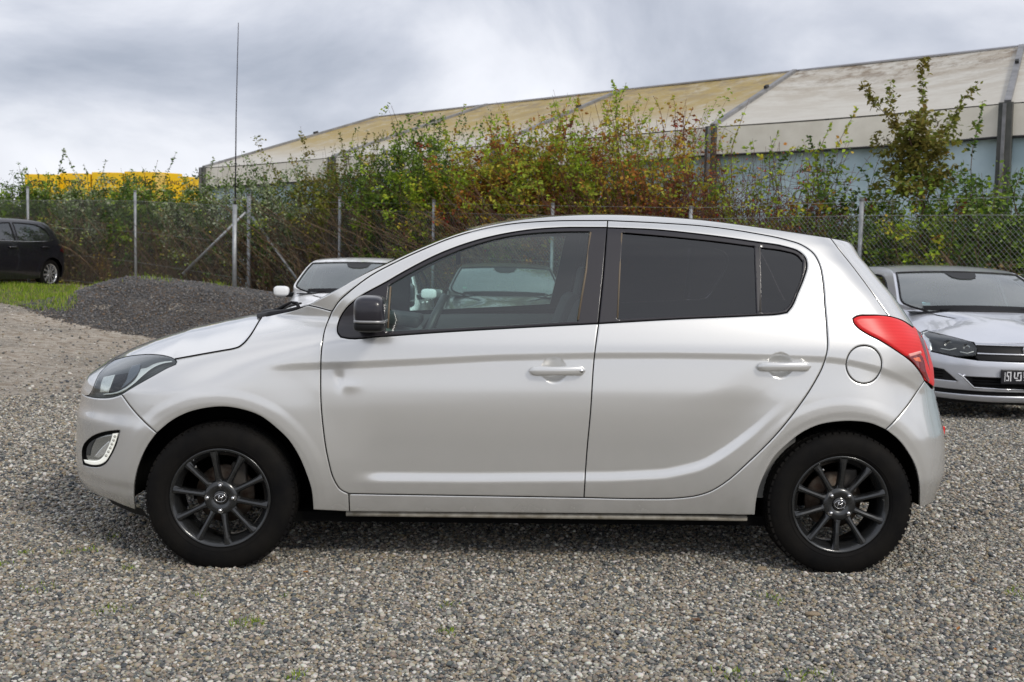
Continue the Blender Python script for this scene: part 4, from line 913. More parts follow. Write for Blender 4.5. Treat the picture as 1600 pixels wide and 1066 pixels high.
# ---- wheels
def make_wheel(rot, lugrot, loc):
    parts = {}
    m = MB(); tp = [(.200, .020), (.204, .008), (.212, .003), (.225, .000), (.245, -.002), (.262, .000), (.278, .006), (.290, .014), (.297, .026), (.3005, .045)]
    full = tp+[(.3015, .095)]+[(r, .19-y) for r, y in tp[::-1]]; m.lathe(full, 96)
    # shoulder blocks of the tread and a raised ring on the sidewall
    for k in range(64):
        a = 2*PI*k/64; c, s_ = math.cos(a), math.sin(a); Rm = Matrix.Rotation(-a, 3, 'Y')
        m.box((.2945*c, .030, .2945*s_), (.010, .030, .021), Rm)
        for yy in (.065, .095, .125): m.box((.2995*c, yy, .2995*s_), (.008, .024, .022), Rm)
    m.lathe([(.2145, .004), (.2165, -.0005), (.2185, .001)], 96)
    parts['tyre'] = m
    m = MB(); m.lathe([(.180, .170), (.170, .10), (.168, .060), (.172, .034), (.186, .020), (.190, .012), (.198, .007), (.2025, .008), (.2035, .014), (.199, .020)], 96)
    for k in range(10):
        a = math.radians(rot)+2*PI*k/10; c, s_ = math.cos(a), math.sin(a)
        rs = [.040, .062, .078, .12, .165, .190]; wd = [.0215, .0185, .0125, .0110, .0130, .0185]; fr = [.022, .021, .019, .014, .010, .009]; dp = [.035]*6; dp[0] = .05
        rows = []
        for r, w, f, d in zip(rs, wd, fr, dp):
            sec = [(-w, f+d), (-w*1.0, f+.008), (-w*.62, f+.001), (0, f-.0015), (w*.62, f+.001), (w*1.0, f+.008), (w, f+d)]
            rows.append([(r*c-q*s_, y, r*s_+q*c) for q, y in sec])
        m.grid(rows, smooth=False)
    m.lathe([(.0001, .022), (.030, .022), (.034, .018), (.050, .0165), (.066, .019), (.070, .032), (.070, .06)], 60)
    parts['rim'] = m
    m = MB(); m.lathe([(.0001, .105), (.118, .105), (.120, .108), (.120, .118)], 60); parts['brake_disc'] = m
    r0 = None
    root = parts['tyre'].mesh('tyre')
    wheel = empty('wheel', loc, 0, car)
    link('tyre', root, RUBBER, wheel); o = parts['rim'].build('rim', RIM, wheel, fix=True); parts['brake_disc'].build('brake_disc', STEEL, wheel)
    m = MB(); m.box((.06, .10, .085), (.06, .05, .10)); rounded(m.build('brake_caliper', mat('caliper', (.05, .045, .04), .6) if 'caliper' not in bpy.data.materials else bpy.data.materials['caliper'], wheel), .01)
    m = MB(); m.lathe([(.0001, .0165), (.0265, .0165), (.028, .0185), (.028, .022)], 40); cap = m.build('hub_cap', mat('cap_black', (.01, .01, .01), .15, coat=1) if 'cap_black' not in bpy.data.materials else bpy.data.materials['cap_black'], wheel)
    m = MB()    # slanted H in an ellipse
    th_ = np.linspace(0, 2*PI, 33); sh = .0
    m.tube([(.0225*math.cos(a)*1.0, .0155, .0165*math.sin(a)+sh) for a in th_], .0011, 5, caps=False)
    def bar(p, q, w): m.tube([(p[0], .0150, p[1]), (q[0], .0150, q[1])], w, 5)
    bar((-.0105, -.0095), (-.0035, .0115), .0021); bar((.0035, -.0115), (.0105, .0095), .0021); bar((-.006, -.0015), (.006, .0015), .0018)
    em = m.build('emblem', CHROME, wheel)
    for k in range(4):
        a = math.radians(lugrot)+k*PI/2; m = MB(); m.lathe([(.0001, .006), (.006, .007), (.0085, .012), (.0085, .03)], 8); m.lathe([(.0095, .0175), (.0125, .0175)], 16)
        o = m.build('lug_nut', CHROME, wheel); o.location = (.051*math.cos(a), 0, .051*math.sin(a))
    m = MB(); a = math.radians(rot+30); m.tube([(.165*math.cos(a), .045, .165*math.sin(a)), (.158*math.cos(a), .02, .158*math.sin(a))], .004, 8); m.build('valve', CHROME, wheel)
    return wheel
w1 = make_wheel(98.7, 0, (0, .012, .291)); w2 = make_wheel(87, 45, (2.525, .016, .291))
for w, x in ((w1, 0), (w2, 2.525)):
    c = w.copy(); COL.objects.link(c); c.location = (x, 2*YC-.014, .291); c.rotation_euler = (0, 0, PI)
    for ch in list(w.children):
        k = ch.copy(); COL.objects.link(k); k.parent = c
# ------------------------------------------------------------------ the long tent hall
def lerp(a, b, t): return a+(b-a)*t
E0, E4 = at_depth(320, 262, 29.0), at_depth(1575, 161, 16.7); R0, R4 = at_depth(592, 183, 31.8), at_depth(1597, 73, 19.5)
def eave(k): return lerp(E0, E4, k/4)
def ridge(k): return lerp(R0, R4, k/4)
def beave(k): r, e = ridge(k), eave(k); return np.array([2*r[0]-e[0], 2*r[1]-e[1], e[2]])
def roofmat(name, lich, base=(.53, .51, .455)):
    m = bpy.data.materials.new(name); m.use_nodes = True; t = m.node_tree; b = t.nodes['Principled BSDF']; N = t.nodes.new
    uv = N('ShaderNodeUVMap'); sp = N('ShaderNodeSeparateXYZ'); t.links.new(uv.outputs[0], sp.inputs[0]); c = N('ShaderNodeTexCoord')
    mp = N('ShaderNodeMapping'); mp.inputs['Scale'].default_value = (.9, 9, 1); t.links.new(uv.outputs[0], mp.inputs[0])
    n1 = N('ShaderNodeTexNoise'); n1.inputs['Scale'].default_value = 1.0; n1.inputs['Detail'].default_value = 9; n1.inputs['Roughness'].default_value = .78; t.links.new(mp.outputs[0], n1.inputs['Vector'])
    n2 = N('ShaderNodeTexNoise'); n2.inputs['Scale'].default_value = 2.2; n2.inputs['Detail'].default_value = 9; n2.inputs['Roughness'].default_value = .82; t.links.new(c.outputs['Object'], n2.inputs['Vector'])
    def mr(x, a, b_, lo, hi):
        r = N('ShaderNodeMapRange'); r.interpolation_type = 'SMOOTHSTEP'
        for i, k in enumerate((a, b_, lo, hi)): r.inputs[i+1].default_value = k
        t.links.new(x, r.inputs[0]); return r.outputs[0]
    def mu(a, b_):
        q = N('ShaderNodeMath'); q.operation = 'MULTIPLY'
        for i, k in enumerate((a, b_)):
            if isinstance(k, (int, float)): q.inputs[i].default_value = k
            else: t.links.new(k, q.inputs[i])
        return q.outputs[0]
    def mx(f, a, col):
        q = N('ShaderNodeMixRGB'); t.links.new(f, q.inputs[0]); 
        if isinstance(a, tuple): q.inputs[1].default_value = (*a, 1)
        else: t.links.new(a, q.inputs[1])
        q.inputs[2].default_value = (*col, 1); return q.outputs[0]
    v = sp.outputs[1]
    col = mx(mu(mr(v, .05, .9, .25, .9), mr(n1.outputs['Fac'], .40, .60, 0, 1)), base, (.36, .31, .24))
    if lich:
        col = mx(mu(mr(v, .06, .62, 0, 1), mr(n2.outputs['Fac'], .34, .56, .45, 1)), col, (.36, .26, .075))
        col = mx(mu(mr(v, .55, .98, 0, .8), mr(n1.outputs['Fac'], .48, .58, 0, 1)), col, (.20, .15, .09))
    else:
        col = mx(mu(mr(v, .50, .95, 0, .9), mr(n2.outputs['Fac'], .47, .60, 0, 1)), col, (.17, .12, .07))
    t.links.new(col, b.inputs['Base Color']); b.inputs['Roughness'].default_value = .6; return m
LICH, PALE = roofmat('tarpaulin_lichen', True), roofmat('tarpaulin_pale', False)
VAL = mat('valance_cream', (.84, .80, .70), .6, var=(2, (.70, .66, .56)))
BLUEW = mat('wall_tarpaulin_blue', (.60, .74, .79), .5, var=(1.3, (.44, .58, .63)))
RAFT = mat('rafter_profile', (.30, .30, .31), .5, .4, var=(5, (.18, .18, .18))); ALU = mat('aluminium_profile', (.50, .50, .53), .35, .7); COLM = mat('weathered_column', (.10, .10, .09), .6, var=(4, (.05, .055, .05))); COLB = mat('dark_batten', (.035, .035, .035), .7)
hall = tag(empty('tent_hall', tuple(eave(2)*[1, 1, 0])), 'long tent hall with stained cream tarpaulin roof and pale blue walls behind the hedge', 'tent hall'); HO = np.array(hall.location)
def quadsheet(name, P, mt_, uvs=None):
    """P[i][j] world points -> sheet with uv"""
    m = MB(); m.grid([[tuple(np.array(p)-HO) for p in r] for r in P]); me = m.mesh(name)
    if uvs is not None:
        ul = me.uv_layers.new(name='uv'); flat = [u for r in uvs for u in r]
        for lp in me.loops: ul.data[lp.index].uv = flat[lp.vertex_index]
    return link(name, me, mt_, hall)
def gnd(p): return float(G(p[0], p[1]))
axis = eave(4)-eave(0); axis[2] = 0; axis /= np.linalg.norm(axis); perp = ridge(2)-eave(2); perp[2] = 0; perp /= np.linalg.norm(perp)
for k in range(0, 7):
    nu, nv = 12, 10; P = []; UV = []
    for j in range(nv+1):
        row = []; ur = []
        for i in range(nu+1):
            u = i/nu; v = j/nv; e, r = eave(k+u), ridge(k+u); p = lerp(e, r, v); p = p.copy(); p[2] -= .10*math.sin(PI*u)*math.sin(PI*v)+.02*math.sin(PI*u); row.append(p); ur.append((k*5+u*5, v))
        P.append(row); UV.append(ur)
    quadsheet('roof_panel', P, PALE if k >= 3 else LICH, UV)
    P = [[lerp(beave(k+i/6), ridge(k+i/6), j/3) for i in range(7)] for j in range(4)]; quadsheet('roof_panel', P, PALE, [[(i, j/3) for i in range(7)] for j in range(4)])
    # hanging valance with shallow folds
    P = []
    for j in range(6):
        row = []
        for i in range(25):
            u = i/24; p = eave(k+u).copy(); p -= perp*(.03+.02*math.sin(u*PI)*j/5+.018*math.sin(u*19+k*2+j*.5)*math.exp(-min(u, 1-u)*7)*j/5); p[2] -= .02+.5*j/5+.03*math.sin(PI*u); row.append(p)
        P.append(row)
    quadsheet('valance', P, VAL)
    m = MB(); m.tube([tuple(q-HO) for q in P[-1]], .022, 6); m.build('valance_rope', COLB, hall)
    P = []
    for j in range(5):
        row = []
        for i in range(41):
            u = i/40; p = eave(k+u).copy(); top = p[2]-.45; g = gnd(p)-.05; p += perp*(.10+.02*math.sin(u*31+k)+.014*math.sin(u*77+1.3*k)); p[2] = lerp(top, g, j/4); row.append(p)
        P.append(row)
    quadsheet('wall_panel', P, BLUEW)
for k in range(0, 8):
    e, r, b_ = eave(k), ridge(k), beave(k); off_ = -perp*.05
    Rz = Matrix.Rotation(math.atan2(axis[1], axis[0]), 3, 'Z')
    for q in (e, b_):
        m = MB(); h = q[2]-gnd(q)+.1; c = q-HO; c = c+off_ if q is e else c; m.box((c[0], c[1], gnd(q)+h/2-.1), (.20, .13, h), Rz); m.build('column', COLM, hall)
        m = MB(); c2 = c-perp*.075; m.box((c2[0], c2[1], gnd(q)+h/2-.12), (.05, .03, h), Rz); m.build('column_rail', RAFT, hall)
    for a_, z_ in ((e, 1), (b_, -1)):
        d = r-a_; L = np.linalg.norm(d); d /= L; up = np.cross(axis, d); up = up if up[2] > 0 else -up; mid = (a_+r)/2+up*.022-d*.04-HO
        Rm = Matrix([[axis[i], d[i], up[i]] for i in range(3)]); m = MB(); m.box(mid, (.10, L-.02, .07), Rm); m.build('rafter', RAFT, hall)
        m = MB(); q = a_+d*L*.62+up*.08-HO; m.box(q, (.06, .12, .06), Rm); m.build('rafter_clamp', COLB, hall)
m = MB()
gp0 = [eave(0), ridge(0), beave(0)]; b0, b1 = gp0[0].copy(), gp0[2].copy(); b0[2] = b1[2] = gnd(E0)-.1
m.add([tuple(q-HO+axis*.03) for q in (b0, gp0[0], gp0[1], gp0[2], b1)], [(0, 1, 2, 3, 4)]); m.build('gable_wall', VAL, hall)
m = MB(); m.tube([tuple(ridge(k)-HO+np.array([0, 0, .02])) for k in np.linspace(0, 7, 15)], .018, 6); m.build('ridge_rope', ALU, hall)
# ------------------------------------------------------------------ stacks of yellow wrapped building blocks
YEL = mat('yellow_shrink_wrap', (.80, .52, .01), .28, bump=(9, .5, .02), var=(2.0, (.72, .44, .008))); INK = mat('black_print', (.02, .02, .02), .5); WOOD = mat('pallet_wood', (.30, .22, .14), .8)
WORD = 'YTONG'
def textobj(name, body, size, loc, rot, mt_, parent, ext=.001):
    c = bpy.data.curves.new(name, 'FONT'); c.body = body; c.size = size; c.extrude = ext; c.align_x = 'CENTER'; c.offset = size*.018
    o = bpy.data.objects.new(name, c); COL.objects.link(o); c.materials.append(mt_); o.location = loc; o.rotation_euler = rot; o.parent = parent; return o
stk = [(37, 91, 272, 31), (92, 141, 270.5, 31.3), (142, 192, 269, 31.3), (193, 243, 268, 31.3), (244, 286, 270, 32.5), (287, 315, 276.5, 33.5), (316, 338, 283, 35)]
posn = ['leftmost', 'second from left', 'third from left', 'fourth from left', 'fifth from left', 'second last at the right', 'rightmost']
posn_ = ['leftmost stack', 'second stack from the left', 'third stack from the left', 'stack with the clearest lettering beside the antenna shrub', 'stack just right of the clearest lettering', 'second last stack at the right', 'rightmost stack beside the tent hall']
for i, (a_, b_, ty, z) in enumerate(stk):
    pa, pb = at_depth(a_, ty, z), at_depth(b_, ty, z+(.0 if i < 4 else .6)); w = np.linalg.norm((pb-pa)[:2]); mid = (pa+pb)/2; g = gnd(mid); top = mid[2]; rz = math.atan2(pb[1]-pa[1], pb[0]-pa[0]); d = np.array([-math.sin(rz), math.cos(rz)])
    H_ = top-g; nl = 3; ph = H_/nl
    root = tag(empty('block_stack', (mid[0]+d[0]*.5, mid[1]+d[1]*.5, g), rz), posn[i]+' of the stacked pallets wrapped in yellow foil behind the hedge', 'pallet stack', 'stacks of yellow wrapped block pallets')
    for l in range(nl):
        m = MB(); m.box((0, 0, l*ph+.12+(ph-.12)/2), (w*.975, 1.0, ph-.13)); o = m.build('wrapped_pack', YEL, root); rounded(o, .03, 2)
        m = MB()
        for q in (-.4, 0, .4): m.box((q*w, 0, l*ph+.05), (.1*w, .95, .09))
        m.box((0, 0, l*ph+.105), (w*.95, .97, .02)); m.build('pallet', WOOD, root)
        if w > .6:
            for (tx, tz, sz) in ((0.0, .66, .185), (.08, .40, .12)): textobj('lettering', WORD, sz*w/.9, (tx*w, -.503, l*ph+ph*tz), (PI/2, 0, 0), INK, root)
# ------------------------------------------------------------------ chain link fences
ZF = ([-300, -130, 43, 211, 388, 531, 678, 864, 1080, 1347, 1640, 1990], [26, 25, 24.2, 23.2, 22.3, 20.7, 19.0, 17.4, 15.9, 14.3, 12.8, 11.4])
GALV = mat('galvanised_steel', (.42, .44, .45), .5, .55, var=(12, (.30, .31, .32))); WIRE = mat('fence_wire', (.36, .37, .36), .5, .5); SLEEVE = mat('post_cap_dark', (.12, .12, .12), .5)
def fence_run(posts, label, wires, topy):
    """posts: (px, top py)"""
    pts = []
    for px, ty in posts:
        z = np.interp(px, *ZF); p = at_depth(px, ty, z); pts.append(p)
    root = tag(empty('chain_link_fence', (pts[0][0], pts[0][1], gnd(pts[0]))), label, 'fence'); O = np.array(root.location)
    for p in pts:
        m = MB(); g = gnd(p)-.3; m.tube([(p[0]-O[0], p[1]-O[1], g-O[2]), (p[0]-O[0], p[1]-O[1], p[2]-O[2])], .030, 10); o = m.build('post', GALV, root)
        m = MB(); m.lathe([(.0001, .012), (.030, .010), (.034, 0), (.034, -.03)], 10, (p[0]-O[0], p[1]-O[1], p[2]-O[2]), axis='Z'); m.build('post_cap', SLEEVE, o)
    S_ = np.concatenate([[0], np.cumsum([np.linalg.norm((pts[i+1]-pts[i])[:2]) for i in range(len(pts)-1)])]); XY = np.array([p[:2] for p in pts])
    pxs = np.array([q[0] for q in posts])
    tz = np.array([at_depth(px, np.interp(px, *topy), np.interp(px, *ZF))[2] for px in pxs])
    gs = np.linspace(0, S_[-1], 60); gzv = np.array([float(G(np.interp(s, S_, XY[:, 0]), np.interp(s, S_, XY[:, 1])))+.05 for s in gs])
    nrm_ = np.array([-(XY[-1]-XY[0])[1], (XY[-1]-XY[0])[0]]); nrm_ /= np.linalg.norm(nrm_)
    def pt(s, v, o_=0.0):
        s = min(max(s, 0), S_[-1]); x, y = np.interp(s, S_, XY[:, 0]), np.interp(s, S_, XY[:, 1]); z0 = np.interp(s, gs, gzv); z1 = np.interp(s, S_, tz); x -= nrm_[0]*.034; y -= nrm_[1]*.034
        bul = .02*math.sin(s*1.9)*math.sin(PI*v); return (x-O[0]+nrm_[0]*(o_+bul), y-O[1]+nrm_[1]*(o_+bul), z0+(z1-z0)*v-O[2])
    m = MB(); step = .062; Hh = 1.9; n = int((S_[-1]+Hh)/step)
    for i in range(n):
        s0 = -Hh+i*step
        for sg in (1, -1):
            P = []
            for v in (0, .25, .5, .75, 1):
                s = s0+Hh*(v if sg > 0 else 1-v)
                P.append((s, v))
            P = [(s, v) for s, v in P if -1e-6 <= s <= S_[-1]+1e-6]
            if len(P) >= 2: m.tube([pt(s, v, .002*sg) for s, v in P], .0017, 3, caps=False, smooth=False)
    tag(m.build('wire_mesh', WIRE, root), kind='stuff')
    for v in wires:
        m = MB(); m.tube([pt(s, v, -.006) for s in np.linspace(0, S_[-1], 40)], .0028, 4, caps=False); m.build('tension_wire', WIRE, root)
    return root, O
TOPY = ([-300, 43, 211, 388, 531, 678, 864, 1080, 1347, 1640, 1990], [312, 313, 314, 323, 327, 332, 337, 343, 337, 336, 335])
f1, o1 = fence_run([(-300, 288), (-130, 290), (43, 292), (211, 298), (388, 304)], 'chain link fence with galvanised posts behind the gravel heap and black car', (1.0, .66, .33, .02), TOPY)
f2, o2 = fence_run([(390, 304), (531, 308), (678, 313), (864, 318), (1080, 323), (1347, 311), (1640, 300), (1990, 290)], 'chain link fence running behind the parked cars towards the right edge', (1.0, .66, .33, .02), TOPY)
m = MB(); m.tube([pt_-o2 for pt_ in (at_depth(500, 316, 20.9), at_depth(1085, 325, 15.9), at_depth(1335, 316, 14.35), at_depth(1640, 306, 12.85))], .0028, 4, caps=False); m.build('upper_wire', WIRE, f2)
for (a_, b_, rt, oo) in (((384, 332), (286, 428), f1, o1), ((394, 339), (464, 436), f2, o2)):
    z = 22.25; z2 = np.interp(b_[0], *ZF)-.08; m = MB(); m.tube([at_depth(*a_, z)-oo, at_depth(*b_, z2)-oo], .030, 10); m.build('brace', GALV, rt)
# antenna mast
b_ = at_depth(366, 434, 20.4); mast = tag(empty('antenna_mast', tuple(b_)), 'galvanised mast with a long thin whip antenna standing on the gravel heap', 'antenna mast')
m = MB(); t_ = at_depth(367, 320, 20.4)-b_; m.tube([(0, 0, -.5), tuple(t_)], .042, 14); m.build('pole', GALV, mast)
m = MB(); w1_, w2_, w3_ = at_depth(367.5, 322, 20.4)-b_, at_depth(369, 180, 20.4)-b_, at_depth(372.5, 36, 20.4)-b_; m.tube([w1_, w2_, w3_], [.014, .011, .007], 6); m.build('whip', mat('whip_black', (.03, .025, .035), .4), mast)
m = MB(); c = at_depth(367.3, 312, 20.4)-b_; m.box(c, (.05, .03, .05)); m.tube([c+np.array([-.14, 0, -.04]), c+np.array([.14, 0, .04])], .007, 5); m.build('bracket', SLEEVE, mast)
# the small pale boulder on the heap, and other odd stones there
for px, py, z, s, lb in ((344, 427, 20.6, .13, 'pale boulder on top of the gravel heap beside the antenna mast'), (290, 446, 19.2, .06, 'small tan stone on the front of the gravel heap'), (262, 443, 19.3, .045, 'tiny pale stone on the gravel heap above the grass weeds')):
    p = gp(px, py+2); o = link('stone', pebble(int(px)+3), BIG); o.location = tuple(p+np.array([0, 0, s*.2])); o.scale = (s*1.3, s, s*.9); tag(o, lb, 'stone')
# ------------------------------------------------------------------ shrubs
STEMB = mat('brown_stem', (.15, .085, .05), .8, var=(3, (.07, .045, .03))); STEMR = mat('red_brown_stem', (.20, .06, .04), .7, var=(3, (.08, .05, .035))); STEMG = mat('straw_stem', (.22, .15, .085), .8, var=(3, (.15, .10, .06)))
DG, MG, YG, YE, RB, PA, OR = (.045, .085, .020), (.11, .185, .035), (.30, .38, .05), (.55, .46, .06), (.19, .065, .035), (.46, .50, .36), (.45, .20, .04)
BR, SW = (.17, .11, .055), (.30, .22, .12)
BG = (.36, .50, .045)
LV = {'dark': leafmat('leaf_dark', [(5, DG), (4, MG), (1.2, BG), (.5, PA), (.5, RB)], tone=True),
      'pale': leafmat('leaf_pale', [(3.5, DG), (4, MG), (1.5, PA), (2, BG), (.5, YE)], tone=True),
      'mixed': leafmat('leaf_mixed', [(2, DG), (4, MG), (3, BG), (1.2, YE), (.6, OR), (1.2, RB)], tone=True),
      'yellow': leafmat('leaf_yellow', [(1.5, MG), (4, BG), (3, YG), (2, YE), (.6, OR), (.8, RB)], trl=.35, tone=True),
      'red': leafmat('leaf_red', [(2, MG), (2, YG), (1.4, YE), (2.2, OR), (3, RB), (1, (.25, .03, .02))], trl=.3, tone=True),
      'olive': leafmat('leaf_olive', [(3, (.10, .10, .025)), (3, (.22, .18, .04)), (2, (.17, .21, .04)), (1.5, (.34, .36, .06)), (1.5, (.24, .10, .04))], tone=True)}
LV['litter'] = leafmat('leaf_litter', [(6, BR), (3, SW), (2, DG), (1.5, MG), (.8, YE)], trl=.15)
HIP = mat('rose_hip', (.45, .02, .015), .35)
def fastmesh(name, V, F, k):
    me = bpy.data.meshes.new(name); me.vertices.add(len(V)); me.vertices.foreach_set('co', np.asarray(V, np.float32).ravel()); nf = len(F)
    me.loops.add(nf*k); me.loops.foreach_set('vertex_index', np.asarray(F, np.int32).ravel()); me.polygons.add(nf); me.polygons.foreach_set('loop_start', np.arange(0, nf*k, k, dtype=np.int32)); me.update(); me.validate(); return me
def tubes(P, R):
    """P (n, m, 3) polylines, R (n, m) radii -> 3-sided tubes"""
    n, m_, _ = P.shape; d = np.gradient(P, axis=1); d /= np.linalg.norm(d, axis=2)[..., None]+1e-9; a = np.cross(d, [.3, .9, .2]); a /= np.linalg.norm(a, axis=2)[..., None]+1e-9; b = np.cross(d, a)
    V = np.stack([P+(a*math.cos(q)+b*math.sin(q))*R[..., None] for q in (0, 2.094, 4.189)], 2).reshape(-1, 3)
    i = np.arange(n)[:, None, None]*m_*3+np.arange(m_-1)[None, :, None]*3; k = np.arange(3)[None, None, :]; k2 = (k+1) % 3
    F = np.stack([i+k, i+k2, i+3+k2, i+3+k], 3).reshape(-1, 4); return V, F
def settone(me, C, per):
    C = np.asarray(C); cl = np.floor(C/.24); hsh = np.sin(cl@np.array([12.9898, 78.233, 37.719]))*43758.5453; hsh -= np.floor(hsh)
    big = .5+.5*np.sin(C[:, 0]*2.3+1.7*np.sin(C[:, 2]*1.9+C[:, 0]))*np.sin(C[:, 2]*2.1+C[:, 1]*1.3+.6)
    t = np.clip(.48*hsh+.36*big+.22*rng.random(len(C))-.03, 0, 1); a = me.attributes.new('tone', 'FLOAT', 'POINT'); a.data.foreach_set('value', np.repeat(t, per).astype(np.float32)); return me
def leaves(C, size, flat=.4):
    n = len(C); ax = rng.normal(size=(n, 3)); ax[:, 2] *= .6; ax /= np.linalg.norm(ax, axis=1)[:, None]; up = rng.normal(size=(n, 3))*(1-flat)+np.array([0, 0, 1.0])*flat*1.6; sd_ = np.cross(ax, up); sd_ /= np.linalg.norm(sd_, axis=1)[:, None]+1e-9; nn = np.cross(sd_, ax)
    s = size*rng.uniform(.6, 1.3, n)[:, None]; tip = C+ax*s; base_ = C-ax*s*.2; l = C+ax*s*.35+sd_*s*.36+nn*s*.12; r = C+ax*s*.35-sd_*s*.36+nn*s*.12
    V = np.stack([base_, l, tip, r], 1).reshape(-1, 3); q = np.arange(n)[:, None]*4; F = np.concatenate([q+[0, 1, 2], q+[0, 2, 3]], 0); return V, F
def canes(base_, h, spread, n, dep, arch=.35, m_=8, wig=.05, jit=(.55, 1.1)):
    t = np.linspace(0, 1, m_)[None, :, None]; H_ = (h*rng.uniform(*jit, n))[:, None, None]; bx = rng.uniform(-1, 1, n)*spread*.5; by = rng.uniform(-1, 1, n)*dep*.5
    B = np.stack([bx, by, np.zeros(n)], 1)[:, None, :]; th_ = rng.uniform(0, 2*PI, n); dirv = np.stack([np.cos(th_), np.sin(th_)*.45, np.zeros(n)], 1)[:, None, :]; le = rng.uniform(.05, arch, n)[:, None, None]*H_
    P = B+dirv*le*(t**1.7)+np.array([0, 0, 1.0])*H_*(t-.22*np.maximum(0, rng.uniform(-.4, 1, n))[:, None, None]*t**3)
    ph_ = rng.uniform(0, 6, (n, 1, 1)); P = P+wig*np.concatenate([np.sin(t*5+ph_), np.cos(t*4+ph_*1.7), 0*ph_*t], 2)*t
    return P
def shrub(px, topy, wpx, kind, label, nleaf=5200, size=.056, ncane=70, ntw=170, leafy=.42, stem=STEMB, hips=0, shoots=(), dz=1.0, name='bramble_bush', arch=.35, group='tangled shrubs along the fence', dep=1.3):
    z = float(np.interp(px, *ZF))+dz; p0 = at_depth(px, topy, z); g = gnd(p0); h = p0[2]-g; w = wpx*z/FPX; root = tag(empty(name, (p0[0], p0[1], g)), label, 'shrub', group); O = np.array([p0[0], p0[1], g])
    ncane = int(ncane*1.3); nleaf = int(nleaf*(.75 if 1090 < px < 1330 else 2.1 if px < 340 else 1.75)*1.45); P = canes(None, h*1.04, w*1.1, ncane, dep, arch, jit=(.66, 1.06), wig=.09); R = np.linspace(.0095, .003, 8)[None, :]*rng.uniform(.6, 1.2, ncane)[:, None]
    V, F = tubes(P, R)
    ntw = int(ntw*1.3); T = canes(None, h*.72, w*1.15, ntw, dep, .9, wig=.14, jit=(.35, 1.1)); V2, F2 = tubes(T, np.full((ntw, 8), .0045)); 
    # forked side twigs
    k = rng.integers(0, ncane, ntw*2); j = rng.integers(2, 7, ntw*2); s0 = P[k, j]; dv = rng.normal(size=(ntw*2, 3)); dv[:, 2] = np.abs(dv[:, 2])*.8; dv /= np.linalg.norm(dv, axis=1)[:, None]; L = rng.uniform(.15, .5, ntw*2)
    tt = np.linspace(0, 1, 4)[None, :, None]; Q = s0[:, None, :]+dv[:, None, :]*L[:, None, None]*tt+np.array([0, 0, -.12])*tt**2*L[:, None, None]; V3, F3 = tubes(Q, np.full((ntw*2, 4), .003))
    o = fastmesh('stems', np.concatenate([V, V2, V3]), np.concatenate([F, F2+len(V), F3+len(V)+len(V2)]), 4); link('stems', o, stem, root)
    # leaves sit in clumps on canes and twigs
    n1_ = int(nleaf*.55); k = rng.integers(0, ncane, n1_); t = leafy+(1-leafy)*rng.random(n1_)**.8; ii = t*7; i0 = np.minimum(ii.astype(int), 6); fr = (ii-i0)[:, None]; C = P[k, i0]*(1-fr)+P[k, i0+1]*fr+rng.normal(size=(n1_, 3))*.04; C = C[np.repeat(np.arange(n1_//6), 6)]+rng.normal(size=(n1_//6*6, 3))*.042
    n2_ = nleaf-n1_; k = rng.integers(0, len(Q), n2_); kk = Q[k, 3, 2] > h*leafy*.6; k = k[kk]; fr = rng.random(len(k))[:, None]; C2 = Q[k, 0]*(1-fr)+Q[k, 3]*fr; C2 = C2[np.repeat(np.arange(len(k)//4), 4)]; C2 = C2+rng.normal(size=C2.shape)*.035
    C = np.concatenate([C, C2])
    SH = []
    for (sx, sy, nl, bx) in shoots:
        e_ = at_depth(sx, sy, z-.1)-O; b__ = at_depth(px+bx, topy+(250-topy)*.0+60, z-.1)-O; q = np.linspace(0, 1, 8)[:, None]; line = b__+(e_-b__)*q; line[:, 0] += rng.uniform(.05, .14)*np.sin(q[:, 0]*PI)*(1 if sx < px+bx else -1)+.015*np.sin(q[:, 0]*9); SH.append(line); f_ = rng.random(nl)**.8; ii = f_*7; i0 = np.minimum(ii.astype(int), 6); fr = (ii-i0)[:, None]
        C = np.concatenate([C, line[i0]*(1-fr)+line[i0+1]*fr+rng.normal(size=(nl, 3))*.035*(1.15-f_[:, None])])
    if SH:
        V, F = tubes(np.array(SH), np.tile(np.linspace(.008, .0035, 8), (len(SH), 1))); link('shoots', fastmesh('shoots', V, F, 4), stem, root)
    V, F = leaves(C, size); link('foliage', settone(fastmesh('foliage', V, F, 3), C, 4), LV[kind], root)
    nd = int(nleaf*.45*(.25 if 1090 < px < 1330 else .8)); D_ = np.stack([rng.uniform(-.6, .6, nd)*w, rng.uniform(-.6, .6, nd)*dep, h*.62*rng.random(nd)**1.15], 1); V, F = leaves(D_, size*.9); link('dead_leaves', fastmesh('dead_leaves', V, F, 3), LV['litter'], root)
    if px < 900 or px > 1480:
        nq = 110; Z_ = canes(None, h*.66, w*1.2, nq, .3, 1.1, wig=.16, jit=(.3, 1.1)); Z_[:, :, 1] -= dep*.42; V, F = tubes(Z_, np.full((nq, 8), .0055)); link('dry_canes', fastmesh('dry_canes', V, F, 4), STEMG, root)
    if hips:
        k = rng.integers(0, len(Q), hips); bm_ = MB()
        for c in Q[k, 3]: s = .013; bm_.add([(c[0]+s*x, c[1]+s*y, c[2]-.01+s*1.3*zz_) for x, y, zz_ in ((1, 0, 0), (-.5, .87, 0), (-.5, -.87, 0), (0, 0, 1), (0, 0, -1))], [(0, 1, 3), (1, 2, 3), (2, 0, 3), (1, 0, 4), (2, 1, 4), (0, 2, 4)])
        bm_.build('hips', HIP, root)
    return root
def SHR(*a, **k): return shrub(*a, **k)
SHR(-40, 284, 150, 'dark', 'dark bramble thicket at the far left edge behind the black car', nleaf=5600)
